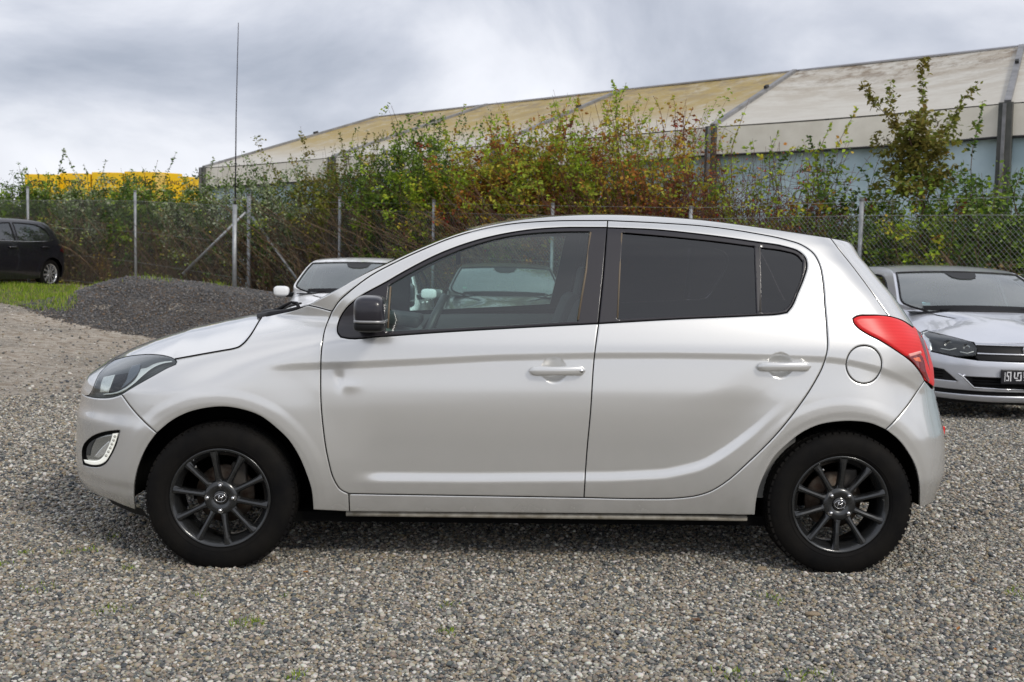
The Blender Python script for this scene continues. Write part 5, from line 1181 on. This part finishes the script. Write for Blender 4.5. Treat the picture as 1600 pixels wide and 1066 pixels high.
SHR(62, 278, 120, 'dark', 'dark green bramble in front of the leftmost yellow stack', shoots=((100, 235, 70, 30), (55, 262, 30, 0), (30, 268, 30, -20)), nleaf=5600)
SHR(150, 279, 120, 'pale', 'bramble with pale leaf undersides climbing over the yellow stacks', shoots=((98, 233, 60, -20), (130, 256, 40, -10), (165, 250, 30, 10)), nleaf=6200)
SHR(238, 281, 110, 'dark', 'bramble with brown stems just right of the second fence post', shoots=((275, 238, 70, 20), (246, 250, 30, 0), (222, 262, 30, -10)), nleaf=6000)
SHR(312, 288, 90, 'pale', 'loose bramble at the fence corner in front of the end of the hall', shoots=((333, 246, 50, 12), (305, 262, 30, 0)), nleaf=4600)
SHR(395, 272, 110, 'pale', 'pale leaved bramble behind the antenna mast', shoots=((352, 252, 40, -20), (425, 246, 26, 20), (400, 262, 30, 0)), nleaf=5200)
SHR(478, 258, 110, 'pale', 'pale green bramble left of the tall hedge', shoots=((452, 262, 30, -10), (505, 250, 30, 10)), nleaf=6200)
SHR(545, 228, 100, 'olive', 'brownish dark leaved shrub at the left end of the tall hedge', shoots=((528, 205, 50, -8), (552, 208, 40, 4), (575, 205, 40, 20), (600, 205, 40, 30)), nleaf=6800)
SHR(628, 212, 110, 'dark', 'dense dark green shrub with a few white bindweed leaves', shoots=((612, 192, 70, -10), (655, 186, 80, 20), (632, 200, 40, 0)), nleaf=8200)
SHR(705, 204, 110, 'mixed', 'broad green shrub where one light shoot stands over the hedge', shoots=((727, 162, 60, 12), (690, 185, 60, -10), (745, 195, 40, 24)), nleaf=8000, hips=60)
SHR(780, 208, 110, 'red', 'rose bush dotted with red hips above the car windscreen', shoots=((788, 178, 50, 10), (760, 190, 40, -10), (815, 192, 50, 26)), nleaf=7000, hips=260, stem=STEMR)
SHR(838, 196, 90, 'yellow', 'yellow green shrub above the front door', nleaf=5200, hips=80, shoots=((850, 178, 40, 8),), size=.062)
SHR(885, 188, 110, 'red', 'shrub with orange and dark red autumn leaves', shoots=((870, 175, 70, -10), (905, 148, 80, 12), (895, 182, 50, 6)), nleaf=6400, hips=120, stem=STEMR)
SHR(965, 172, 120, 'yellow', 'tall yellow green shrub, the highest point of the hedge', shoots=((955, 124, 60, -8), (978, 130, 60, 6), (940, 160, 60, -20), (1000, 150, 50, 20), (1022, 168, 40, 30)), nleaf=4600, ncane=90, ntw=260, leafy=.5, stem=STEMR, hips=160)
SHR(1045, 185, 120, 'red', 'bare red twigged rose bush with sparse autumn leaves', shoots=((1050, 148, 40, 6), (1082, 168, 40, 22), (1020, 150, 30, -14)), nleaf=3000, ncane=100, ntw=340, leafy=.5, stem=STEMR, hips=260)
SHR(1130, 232, 100, 'yellow', 'thin leaved shrub hiding the foot of a hall column', shoots=((1160, 178, 44, 12), (1122, 225, 20, 0), (1100, 215, 20, 0)), nleaf=1900, ncane=60, ntw=330, stem=STEMR, hips=90, size=.055)
SHR(1205, 238, 120, 'mixed', 'open twiggy shrub with small green leaves in front of the blue wall', shoots=((1215, 205, 34, 4), (1240, 228, 34, 16)), nleaf=2000, ncane=60, ntw=360, stem=STEMR, hips=160, size=.065)
SHR(1275, 242, 110, 'mixed', 'thorny shrub whose long arching shoot reaches up over the hall wall', shoots=((1338, 168, 70, 12), (1300, 190, 44, 4), (1262, 214, 40, -6)), nleaf=2300, ncane=60, ntw=340, stem=STEMR, hips=120, size=.065)
SHR(1352, 292, 100, 'dark', 'low dark green shrub left of the young maple', nleaf=3600, ncane=50, ntw=160, shoots=((1345, 262, 30, -6), (1372, 262, 20, 14)))
SHR(1505, 285, 100, 'dark', 'dark green shrub with one upright shoot near the right hall column', shoots=((1535, 158, 90, 14), (1500, 265, 20, 0)), nleaf=4600, dz=.8)
SHR(1590, 292, 130, 'dark', 'dark green bush at the right edge of the hedge', shoots=((1600, 262, 30, 4), (1572, 280, 20, -10)), nleaf=5200, dz=.8)
SHR(1465, 340, 110, 'mixed', 'low yellowing bush behind the fence above the silver grey car', nleaf=3000, dz=.6)
# the young maple
z = float(np.interp(1430, *ZF))+.9; p0 = at_depth(1430, 400, z); g = gnd(p0); O = np.array([p0[0], p0[1], g]); tree = tag(empty('maple_tree', tuple(O)), 'young maple with brown green crown and long upright shoots in front of the blue wall', 'tree')
def tp(px, py, dd=0): return at_depth(px, py, z+dd)-O
m = MB(); tr = [np.array([0, 0, -.1]), tp(1443, 330), tp(1438, 290), tp(1430, 245)]; m.tube(tr, [.045, .035, .028, .018], 8)
bt = []
for a_, b_, c_ in (((1440, 300), (1415, 262), (1385, 215)), ((1436, 285), (1455, 250), (1472, 205)), ((1438, 295), (1462, 270), (1478, 262)), ((1432, 262), (1425, 230), (1415, 195)), ((1430, 250), (1440, 215), (1442, 185)), ((1440, 310), (1400, 290), (1378, 275))):
    dd = rng.uniform(-.5, .5); m.tube([tp(*a_), tp(*b_, dd*.5), tp(*c_, dd)], [.018, .011, .005], 6); bt.append((tp(*a_), tp(*b_, dd*.5), tp(*c_, dd)))
m.build('trunk', STEMB, tree)
C = []
for a_, b_, c_ in bt:
    for _ in range(26):
        t = rng.uniform(.25, 1); q = a_*(1-t)**2+2*b_*t*(1-t)+c_*t*t+rng.normal(size=3)*[.12, .16, .11]; C.append(q+rng.normal(size=(13, 3))*.05)
for cx_, cy_, r_, n in ((1412, 230, .20, 190), (1440, 222, .22, 240), (1425, 258, .22, 260), (1450, 290, .15, 150), (1402, 268, .13, 110), (1466, 235, .12, 90)):
    C.append(tp(cx_, cy_)+rng.normal(size=(n, 3))*r_*[.55, .8, .5])
S_ = []
for (a_, b_, n) in (((1440, 200), (1443, 90), 150), ((1410, 215), (1348, 130), 150), ((1400, 205), (1390, 130), 80), ((1468, 215), (1528, 128), 110), ((1425, 200), (1424, 172), 30), ((1462, 200), (1466, 175), 30)):
    q = np.linspace(0, 1, 8)[:, None]; ln = tp(*a_)+(tp(*b_)-tp(*a_))*q; ln[:, 0] += .03*np.sin(q[:, 0]*7); S_.append(ln); f_ = rng.random(n); ii = f_*7; i0 = np.minimum(ii.astype(int), 6); fr = (ii-i0)[:, None]; C.append(ln[i0]*(1-fr)+ln[i0+1]*fr+rng.normal(size=(n, 3))*.03)
V, F = tubes(np.array(S_), np.tile(np.linspace(.008, .003, 8), (len(S_), 1))); link('shoots', fastmesh('shoots', V, F, 4), STEMR, tree)
C = np.concatenate(C); V, F = leaves(C, .068); link('crown', settone(fastmesh('crown', V, F, 3), C, 4), LV['olive'], tree)
# ------------------------------------------------------------------ the other parked cars: one hatchback, copied and repainted
HW2 = .875
Xn2 = lut([.10, .17, .25, .35, .55, .62, .70, .755, .80, .84, .88, .93, .985, 1.02, 1.8], [.16, .09, .03, .0, .0, .015, .045, .10, .26, .44, .62, .85, 1.02, 1.04, 1.04], .012)
Xr2 = lut([.1, .2, .45, .75, 1.0, 1.2, 1.34, 1.45, 1.8], [3.96, 4.0, 4.05, 4.02, 3.93, 3.83, 3.72, 3.55, 3.4], .02)
Lf2 = lut([0, .9, 1.05, 1.8], [.9, .9, .3, .3], .02)
def off2(x, z):
    x = np.asarray(x, float); z = np.asarray(z, float); b = baseW(z)
    o = HW2-(HW2-b)*sup((x-Xn2(z))/Lf2(z), 2.6)*sup((Xr2(z)-x)/.45, 2.9)
    t = .80+.03*(x-1)/3-z; f = gsm(.6, .9, x)*(1-gsm(3.6, 3.9, x)); o = o+f*.010*gsm(-.004, .02, t)*(1-gsm(.02, .2, t))
    for c in (.82, 3.37): r = np.sqrt((x-c)**2+(z-.31)**2); o = o-.012*(1-gsm(.36, .50, r))
    return o
def xf(y, z):
    y = np.abs(np.asarray(y, float)); z = np.asarray(z, float); q = np.clip(y/(HW2-baseW(z)), 0, .985); return Xn2(z)+.9*(1-(1-q**2.6)**(1/2.6))
WHITEP = paint('white_paint', (.78, .79, .80), .0, .3, dust=False); SILVP = paint('cool_silver_paint', (.68, .70, .75), .62, .34, dust=False); DARKP = paint('dark_grey_paint', (.16, .165, .16), .5, .3, dust=False); BLKP = paint('black_paint', (.008, .008, .012), .0, .25, dust=False)
WSG = glass('parked_windscreen', (.55, .66, .64), facmin=.08, veil=.30); SG = glass('parked_side_glass', (.26, .34, .33), facmin=.06, veil=.04)
LAMPD = mat('lamp_dark_bowl', (.018, .019, .022), .35, .2, spec=.3); LAMPG = mat('lamp_grey', (.42, .44, .46), .2, .7)
proto = tag(empty('parked_car'), 'silver grey hatchback with black number plate parked nose forward at the right edge', 'car', 'cars parked in the yard behind')
FF = ((0, 0, 0), (0, 1, 0), (0, 0, 1), (1, 0, 0)); LL = ((0, HW2, 0), (1, 0, 0), (0, 0, 1), (0, -1, 0)); RR_ = ((0, -HW2, 0), (1, 0, 0), (0, 0, 1), (0, 1, 0))
def fp(name, poly, mt_, parent=None, push=0., roll=(.006, .003), skirt=.015, mirror=False, step=.03, holes=(), gap=.002, bstep=.02):
    r = []
    for s in ((1, -1) if mirror else (1,)):
        r.append(panel(name, [(s*y, z) for y, z in poly], xf, mt_, parent or proto, FF, push=push, roll=roll, skirt=skirt, step=step, bstep=bstep, gap=gap, holes=[[(s*y, z) for y, z in h] for h in holes]))
    return r
def sym(P): return list(P)+[(-y, z) for y, z in P[::-1] if abs(y) > 1e-6]
INT = sym([(.56, .435), (.47, .335)][::1]); INT = [(.56, .435), (.47, .335), (-.47, .335), (-.56, .435)]
FOGL = [(.60, .385), (.70, .485), (.765, .495), (.765, .385)]; FOGR = [(-y, z) for y, z in FOGL]
bump_o = [(0, .583), (.45, .588), (.62, .606), (.785, .64), (.785, .305), (.4, .30), (-.4, .30), (-.785, .305), (-.785, .64), (-.62, .606), (-.45, .588)]
bmp = fp('front_bumper', bump_o, SILVP, holes=[INT, FOGL, FOGR])[0]
fp('lower_lip', [(.785, .262), (.785, .205), (.3, .195), (-.3, .195), (-.785, .205), (-.785, .262)], SILVP, roll=(.02, .01))
fp('black_valance', [(.785, .31), (.785, .17), (-.785, .17), (-.785, .31)], BLACK, push=.03, gap=0, skirt=0)
fp('lower_intake', INT, BLACK, push=.05, gap=-.01, skirt=0)
m = MB(); 
for zz_ in (.36, .39, .415): m.tube([(float(xf(y, zz_))+.03, y, zz_) for y in np.linspace(-.48, .48, 9)], .006, 4)
m.build('intake_slats', UNDER, proto)
m = MB()
for s in (1, -1): m.tube([(float(xf(y, z))-.002, y, z) for y, z in ((s*.60, .46), (s*.565, .43), (s*.475, .333), (s*.25, .329), (0, .329))], .008, 6)
m.build('intake_chrome_line', CHROME, proto)
for s in (1, -1):
    P = FOGL if s > 0 else FOGR
    o = panel('fog_recess', P, xf, BLACK, proto, FF, push=.03, gap=-.008, skirt=0, roll=(.01, 0), step=.04); m = MB()
    for zz_ in (.41, .44, .465): m.tube([(float(xf(y, zz_))+.02, y, zz_) for y in (s*.70, s*.76)], .004, 4)
    m.build('recess_slats', UNDER, o)
fp('grille', [(.47, .748), (.45, .70), (.47, .615), (.44, .588), (-.44, .588), (-.47, .615), (-.45, .70), (-.47, .748)], BLACK, push=.012, skirt=.03)
for z_, h_ in ((.742, .012), (.655, .006)):
    fp('grille_chrome_strip', [(.455, z_+h_), (.455, z_-h_), (-.455, z_-h_), (-.455, z_+h_)], CHROME, push=-.004, gap=0, skirt=.01, roll=(.004, .003))
m = MB(); x0 = float(xf(0, .70))
m.tube([(x0-.006, .052*math.cos(a), .695+.052*math.sin(a)) for a in np.linspace(0, 2*PI, 25)], .005, 6, caps=False); m.lathe([(.0001, 0), (.05, 0)], 20, (x0, 0, 0), axis='Y')
m.v = m.v[:25*6]; m.f = [f for f in m.f if max(f) < 150]; m.m = m.m[:len(m.f)]; m.sm = m.sm[:len(m.f)]; m.build('badge_ring', CHROME, proto)
HL2 = [(.785, .648), (.785, .805), (.74, .825), (.60, .79), (.47, .748), (.45, .70), (.47, .63), (.62, .614)]
for i, hlp in enumerate(fp('headlight', HL2, LENS, push=-.002, roll=(.01, .004), mirror=True)):
    s = 1 if i == 0 else -1
    panel('lamp_bowl', [(s*y, z) for y, z in HL2], xf, LAMPD, hlp, FF, push=.035, gap=-.001, skirt=0, roll=(.02, -.03), step=.03)
    for (cy_, cz_, r_) in ((.66, .725, .038), (.53, .705, .032)):
        m = MB(); c = (float(xf(cy_, cz_))+.018, s*cy_, cz_); m.lathe([(r_, -.004), (r_*.85, .01), (.0001, .02)], 20, (0, 0, 0), axis='Z')
        m.v = [(c[0]+v[2], c[1]+v[0], c[2]+v[1]) for v in m.v]; m.build('reflector', CHROME, hlp)
        m = MB(); m.tube([(float(xf(y, z))+.008, s*y, z) for y, z in ((cy_+.055, cz_-.045), (cy_, cz_-.055), (cy_-.05, cz_-.035))], .004, 5); m.build('light_guide', mat('guide_white', (.8, .8, .8), .3) if 'guide_white' not in bpy.data.materials else bpy.data.materials['guide_white'], hlp)
# number plate, black with pale bars and figures as in the photograph
PLK = mat('plate_black', (.012, .012, .016), .4); PLW = mat('plate_white', (.72, .72, .74), .5)
m = MB(); x0 = float(xf(.26, .45))-.035; m.box((x0+.01, 0, .450), (.02, .54, .135)); plate = rounded(m.build('number_plate', PLK, proto), .006); m = MB()
def pb(y, z, w, h): m.box((x0-.002, y, z), (.003, w, h))
for y, z, w, h in ((.238, .45, .006, .085), (.205, .493, .030, .010), (.218, .478, .008, .03), (.212, .458, .022, .009), (.204, .44, .008, .03), (.213, .418, .026, .009), (.185, .455, .009, .09),
                   (.15, .47, .010, .05), (.135, .44, .03, .010), (.12, .475, .010, .04), (.10, .49, .03, .010), (.09, .45, .010, .05), (.11, .42, .05, .010), (.06, .48, .010, .04), (.05, .45, .03, .010), (.03, .47, .010, .06), (.04, .42, .04, .010),
                   (-.02, .47, .010, .06), (-.04, .44, .03, .010), (-.06, .47, .010, .06), (-.11, .455, .012, .08), (-.15, .49, .04, .010), (-.15, .455, .04, .010), (-.15, .42, .04, .010), (-.20, .455, .012, .08)): pb(y, z, w, h)
m.build('plate_figures', PLW, plate)
# flanks
def arc_pts(c, r, a0, a1, n=16): return [(c+r*math.cos(a), .31+r*math.sin(a)) for a in np.linspace(a0, a1, n)]
zsf = np.linspace(.22, .80, 14); fe = [(float(xf(.785, z))-.004, z) for z in zsf]
topE = [(.62, .862), (.85, .925), (1.10, .985), (1.27, 1.09), (1.45, 1.20), (1.63, 1.30), (1.80, 1.375), (2.1, 1.425), (2.5, 1.438), (2.9, 1.43), (3.3, 1.395), (3.55, 1.345)]
zr = np.linspace(1.32, .24, 22); re_ = [(float(Xr2(z))-.05, z) for z in zr]
flank = np.array(fe+[tuple(p) for p in smooth_loop(topE, False, 3, 60)]+re_+[(3.74, .22)]+arc_pts(3.37, .345, -.25, PI+.25)+[(2.9, .21), (1.3, .21)]+arc_pts(.82, .345, -.25, PI+.25))
W1 = np.array([(1.42, 1.005), (1.62, 1.14), (1.86, 1.275), (2.08, 1.335), (2.33, 1.35), (2.33, .985)]); W2 = np.array([(2.42, .985), (2.42, 1.352), (2.85, 1.345), (3.20, 1.29), (3.36, 1.17), (3.40, 1.03), (3.2, .995)])
W1, W2 = smooth_loop(W1, True, 3, 50), smooth_loop(W2, True, 3, 50)
for fr_ in (LL, RR_):
    b_ = panel('flank', flank, off2, SILVP, proto, fr_, holes=[W1, W2], step=.05, bstep=.03, gap=0, skirt=.02, roll=(.01, .004))
    for w_ in (W1, W2):
        g_ = panel('side_window', w_, off2, SG, proto, fr_, push=.008, gap=-.003, skirt=0, roll=(.001, 0), step=.08); q = resample(w_, .05); s = fr_[3][1]
        m = MB(); m.tube([(p[0], fr_[0][1]+s*(float(off2(p[0], p[1]))-.001), p[1]) for p in list(q)+[q[0]]], .010, 5, caps=False); m.build('window_frame', BLACK, g_)
    m = MB(); m.tube([(x, fr_[0][1]+fr_[3][1]*(float(off2(x, z))-.006), z) for x, z in ((1.40, .993), (2.0, .982), (2.6, .975), (3.2, .985), (3.42, 1.02))], .008, 5); m.build('waist_strip', CHROME, proto)
    for xx in ((1.28, 1.28, 1.30), (2.40, 2.38, 2.38)):
        m = MB(); m.tube([(xx[i], fr_[0][1]+fr_[3][1]*(float(off2(xx[i], z))-.0005), z) for i, z in enumerate((.97, .6, .25))], .003, 4); m.build('door_seam', UNDER, proto)
    m = MB(); m.tube([(x, fr_[0][1]+fr_[3][1]*(float(off2(x, .86))-.03), .86) for x in (2.1, 2.16, 2.26, 2.32)], [.01, .016, .016, .01], 8); m.tube([(x, fr_[0][1]+fr_[3][1]*(float(off2(x, .87))-.03), .87) for x in (3.05, 3.11, 3.21, 3.27)], [.01, .016, .016, .01], 8); m.build('door_handle', SILVP, proto)
    HS = [(float(xf(.785, .65)), .65), (.50, .67), (.64, .75), (.60, .79), (float(xf(.785, .80)), .808)]
    panel('headlight_side', HS, off2, LAMPD, proto, fr_, push=-.003, gap=0, skirt=.004, roll=(.01, .003), step=.04)
    TL = [(3.62, .80), (3.80, .93), (3.88, .90), (3.96, .82), (3.97, .72), (3.80, .74)]
    panel('tail_light', TL, off2, mat('parked_tail_red', (.05, .002, .002), .3) if 'parked_tail_red' not in bpy.data.materials else bpy.data.materials['parked_tail_red'], proto, fr_, push=-.004, gap=0, skirt=.005, roll=(.01, .003), step=.05)
def span2(name, rows, mt_, fixn=True): m = MB(); m.grid(rows); return m.build(name, mt_, proto, fix=True)
def edge3(x, z): return np.array([x, HW2-float(off2(x, z)), z])
T_ = np.linspace(-1, 1, 33)
# bonnet
hb = [edge3(float(xf(.785, .80)), .80)]+[edge3(x, z) for x, z in smooth_loop(topE[:3], False, 4, 60)]
cxs = np.linspace(.105, 1.0, len(hb)); rows = []
def frontrow(t): y = .785*t; a = abs(y); z = np.interp(a, [0, .46, .60, .74, .785], [.757, .752, .795, .829, .808]); return np.array([float(xf(a, z)), y, z])
for i, e_ in enumerate(hb):
    u = i/(len(hb)-1); cz_ = np.interp(u, [0, .06, .2, .5, 1], [.757, .785, .85, .935, 1.005]); r = []
    for t in T_:
        q = abs(t)**2.2; p = np.array([cxs[i]+(e_[0]-cxs[i])*abs(t)**2.6, e_[1]*t, cz_+(e_[2]-cz_)*q]); e0 = hb[0]; p0 = np.array([cxs[0]+(e0[0]-cxs[0])*abs(t)**2.6, e0[1]*t, .757+(e0[2]-.757)*q]); p = p+(frontrow(t)-p0)*(1-u)**3; r.append(tuple(p))
    rows.append(r)
span2('bonnet', rows, SILVP)
m = MB(); m.grid([[(1.0+.10*t*t, t*.74, .998-.02*t*t) for t in T_], [(1.12+.06*t*t, t*.74, 1.02-.03*t*t) for t in T_]]); m.build('cowl', BLACK, proto)
ws = smooth_loop([(1.10, .985)]+topE[3:7], False, 4, 60); rows = []; rin = []
for i, (x, z) in enumerate(ws):
    u = i/(len(ws)-1); e_ = edge3(x, z); e_[1] -= .035
    rows.append([(e_[0]-.10*(1-t*t)*(1-.3*u), e_[1]*t, e_[2]+.022*(1-t*t)) for t in T_])
span2('windscreen', rows, WSG)
ring = [rows[0][j] for j in range(33)]+[r[-1] for r in rows[1:]]+[rows[-1][j] for j in range(31, -1, -1)]+[r[0] for r in rows[-2:0:-1]]; m = MB(); m.tube(ring+[ring[0]], .013, 5, caps=False); scr = m.build('windscreen_frame', BLACK, proto)
m = MB(); m.grid([[tuple(np.array(rows[0][j])*[1, .97, 1]+np.array([.0, 0, .004])) for j in range(33)], [tuple(np.array(rows[2][j])*[1, .97, 1]+np.array([.0, 0, .006])) for j in range(33)]]); m.build('windscreen_black_band', BLACK, scr)
m = MB(); q0 = rows[-1][16]; q1 = rows[-4][16]; q2 = rows[-5][16]; o_ = -.006
m.add([(q0[0]+o_, -.17, q0[2]), (q0[0]+o_, .17, q0[2]), (q1[0]+o_, .13, q1[2]+.006), (q2[0]+o_, .06, q2[2]+.006), (q2[0]+o_, -.06, q2[2]+.006), (q1[0]+o_, -.13, q1[2]+.006)], [(0, 1, 2, 3, 4, 5)]); m.build('sensor_housing', TRIMD, scr)
rt = smooth_loop(topE[6:], False, 3, 60); rows = []
for i, (x, z) in enumerate(rt):
    u = i/(len(rt)-1); e_ = edge3(x, z); rows.append([(e_[0]-.07*(1-t*t)*(1-u)+.06*(1-t*t)*u, e_[1]*t, e_[2]+.030*(1-abs(t)**2.5)) for t in T_])
span2('roof', rows, SILVP)
m = MB(); m.grid([[(p[0], p[1]*.95, p[2]-.04) for p in r] for r in rows]); m.build('headliner', HEADL, proto)
rows = []
for x, z in [rt[-1]]+re_:
    e_ = edge3(x, z); rows.append([(e_[0]+.08*(1-abs(t)**2.6), e_[1]*t, e_[2]) for t in T_])
k_ = 7; span2('rear_window', rows[:k_+1], SG); span2('tailgate', rows[k_:], SILVP)
m = MB(); m.box((2.1, 0, .30), (2.6, 1.5, .06)); m.box((.75, 0, .5), (.9, 1.0, .5)); m.box((3.4, 0, .45), (.8, 1.1, .4)); m.box((2.3, 0, .60), (2.2, 1.56, .60)); m.build('inner_body', UNDER, proto)
m = MB(); m.box((1.42, 0, .90), (.62, 1.42, .12)); m.box((1.20, 0, .93), (.2, 1.35, .06)); rounded(m.build('dashboard', TRIMD, proto), .04, 2)
for y in (-.37, .37):
    m = MB(); m.box((2.25, y, .98), (.14, .46, .55), Matrix.Rotation(.3, 3, 'Y')); st_ = rounded(m.build('seat', FABRIC, proto), .05, 3); m = MB(); m.box((2.38, y, 1.27), (.1, .25, .17), Matrix.Rotation(.2, 3, 'Y')); rounded(m.build('headrest', FABRIC, st_), .03, 3)
m = MB(); Rw = Matrix.Rotation(math.radians(-65), 3, 'Y'); cw = Vector((1.72, .37, .98)); m.tube([cw+Rw @ Vector((.18*math.cos(a), .18*math.sin(a), 0)) for a in np.linspace(0, 2*PI, 25)], .014, 6, caps=False); m.tube([cw, cw+Rw @ Vector((0, .18, 0))], .012, 5); m.tube([cw, cw+Rw @ Vector((0, -.18, 0))], .012, 5); m.build('steering_wheel', TRIMD, proto)
for y in (.44, -.12):
    m = MB(); m.tube([(1.06, y, 1.01), (1.10, y-.3, 1.035), (1.12, y-.5, 1.03)], [.014, .008, .006], 5); m.build('wiper', BLACK, proto)
for s in (1, -1):
    m = MB(); superell(m, (1.36, s*.985, 1.005), (.055, .105, .068), .6, .55, 12); o = m.build('door_mirror', SILVP, proto, fix=True); m = MB(); m.tube([(1.36, s*.93, .96), (1.38, s*.80, .955)], [.03, .035], 8); m.build('mirror_foot', BLACK, o); m = MB(); superell(m, (1.412, s*.985, 1.005), (.006, .092, .056), .6, .5, 8); m.build('mirror_glass', CHROME, o, fix=True)
ALLOY = mat('bright_alloy', (.62, .63, .65), .25, .8)
for x in (.82, 3.37):
    for s in (1, -1):
        wl = empty('wheel', (x, s*.835, .31), 0 if s < 0 else PI, proto); tp_ = [(.21, .012), (.225, .0), (.26, -.002), (.29, .008), (.308, .03), (.312, .09), (.308, .16), (.28, .19), (.2, .19)]
        if x == .82 and s == 1: m = MB(); m.lathe(tp_, 40); TYM = m.mesh('tyre'); m = MB(); m.lathe([(.19, .17), (.19, .04), (.205, .010), (.213, .012)], 40); m.lathe([(.0001, .02), (.05, .02), (.07, .03)], 20); 
        if x == .82 and s == 1:
            for k in range(10):
                a = 2*PI*k/10; c, s_ = math.cos(a), math.sin(a); w0, w1_ = (.014, .020) ; tw = .025
                rows_ = []
                for r, w, d_ in ((.04, w0, 0), (.12, w0, tw*.5), (.20, w1_, tw)): rows_.append([(r*c-(q+d_)*s_, y_, r*s_+(q+d_)*c) for q, y_ in ((-w, .05), (-w, .018), (w, .018), (w, .05))])
                m.grid(rows_, smooth=False)
            RIMM = m.mesh('rim'); m = MB(); m.lathe([(.0001, .08), (.19, .08)], 24); HUBM = m.mesh('brake_disc'); TYM.materials.append(RUBBER); RIMM.materials.append(ALLOY); HUBM.materials.append(UNDER)
        link('tyre', TYM, None, wl); link('rim', RIMM, None, wl); link('brake_disc', HUBM, None, wl)
def copy_tree(o, parent=None, swap=None):
    c = o.copy(); COL.objects.link(c)
    if parent is not None: c.parent = parent
    if swap and c.type == 'MESH':
        for sl in c.material_slots:
            if sl.material and sl.material.name in swap: nm = swap[sl.material.name]; sl.link = 'OBJECT'; sl.material = nm
    for ch in [k for k in o.children]: copy_tree(ch, c, swap)
    return c
RZ = math.radians(88)
def place(root, pxr, zr_, roofy, zn, lat, rz=RZ):
    rz_ = float(at_depth(pxr, roofy, zr_)[2])-1.46; p = CAM+_R*lat+_F*zn; root.location = (p[0], p[1], rz_); root.rotation_euler = (0, 0, rz)
white = copy_tree(proto, None, {'cool_silver_paint': WHITEP}); dark = copy_tree(proto, None, {'cool_silver_paint': DARKP}); black = copy_tree(proto, None, {'cool_silver_paint': BLKP})
tag(white, 'white hatchback seen over the bonnet of the near car, parked nose forward', 'car'); tag(dark, 'dark grey hatchback seen through the front door window of the near car', 'car'); tag(black, 'black hatchback with bright alloy wheels at the far left edge on the grass', 'car')
place(proto, 1485, 12.2, 416, 10.05, 4.81); place(white, 549, 15.6, 403, 13.2, -2.11); place(dark, 787, 16.5, 411, 14.35, -.118)
for rt_ in (white, dark, black):
    for ch in [c for c in rt_.children if c.name.startswith('number_plate')]:
        for g_ in list(ch.children): bpy.data.objects.remove(g_)
phi = math.radians(72); wz = at_depth(81, 428, 23.0); c_, s_ = math.cos(phi), math.sin(phi); lx, ly = 3.37, -.86
black.location = (wz[0]-(lx*c_-ly*s_), wz[1]-(lx*s_+ly*c_), wz[2]-.31); black.rotation_euler = (0, 0, phi)
# things lying behind the windscreens
PAPER = mat('paper', (.75, .78, .76), .6); GREEN = mat('green_sticker', (.03, .35, .16), .5); BLUES = mat('blue_sticker', (.25, .45, .50), .5)
m = MB(); m.add([(1.22, -.20, .972), (1.22, -.50, .972), (1.36, -.48, .975), (1.36, -.24, 1.01)], [(0, 1, 2, 3)]); m.build('paper_sheet', PAPER, proto)
m = MB(); m.add([(1.18, -.15, .985), (1.18, -.42, .985), (1.32, -.36, 1.0), (1.32, -.28, 1.03)], [(0, 1, 2, 3)]); m.build('paper_sheet', PAPER, dark)
m = MB(); m.add([(1.235, .545, 1.09), (1.235, .60, 1.09), (1.255, .595, 1.115), (1.255, .54, 1.115)], [(0, 1, 2, 3)]); m.build('sticker', GREEN, dark)
m = MB(); m.add([(1.175, .50, 1.055), (1.175, .58, 1.055), (1.20, .58, 1.085), (1.20, .50, 1.085)], [(0, 1, 2, 3)]); m.build('sticker', BLUES, proto)
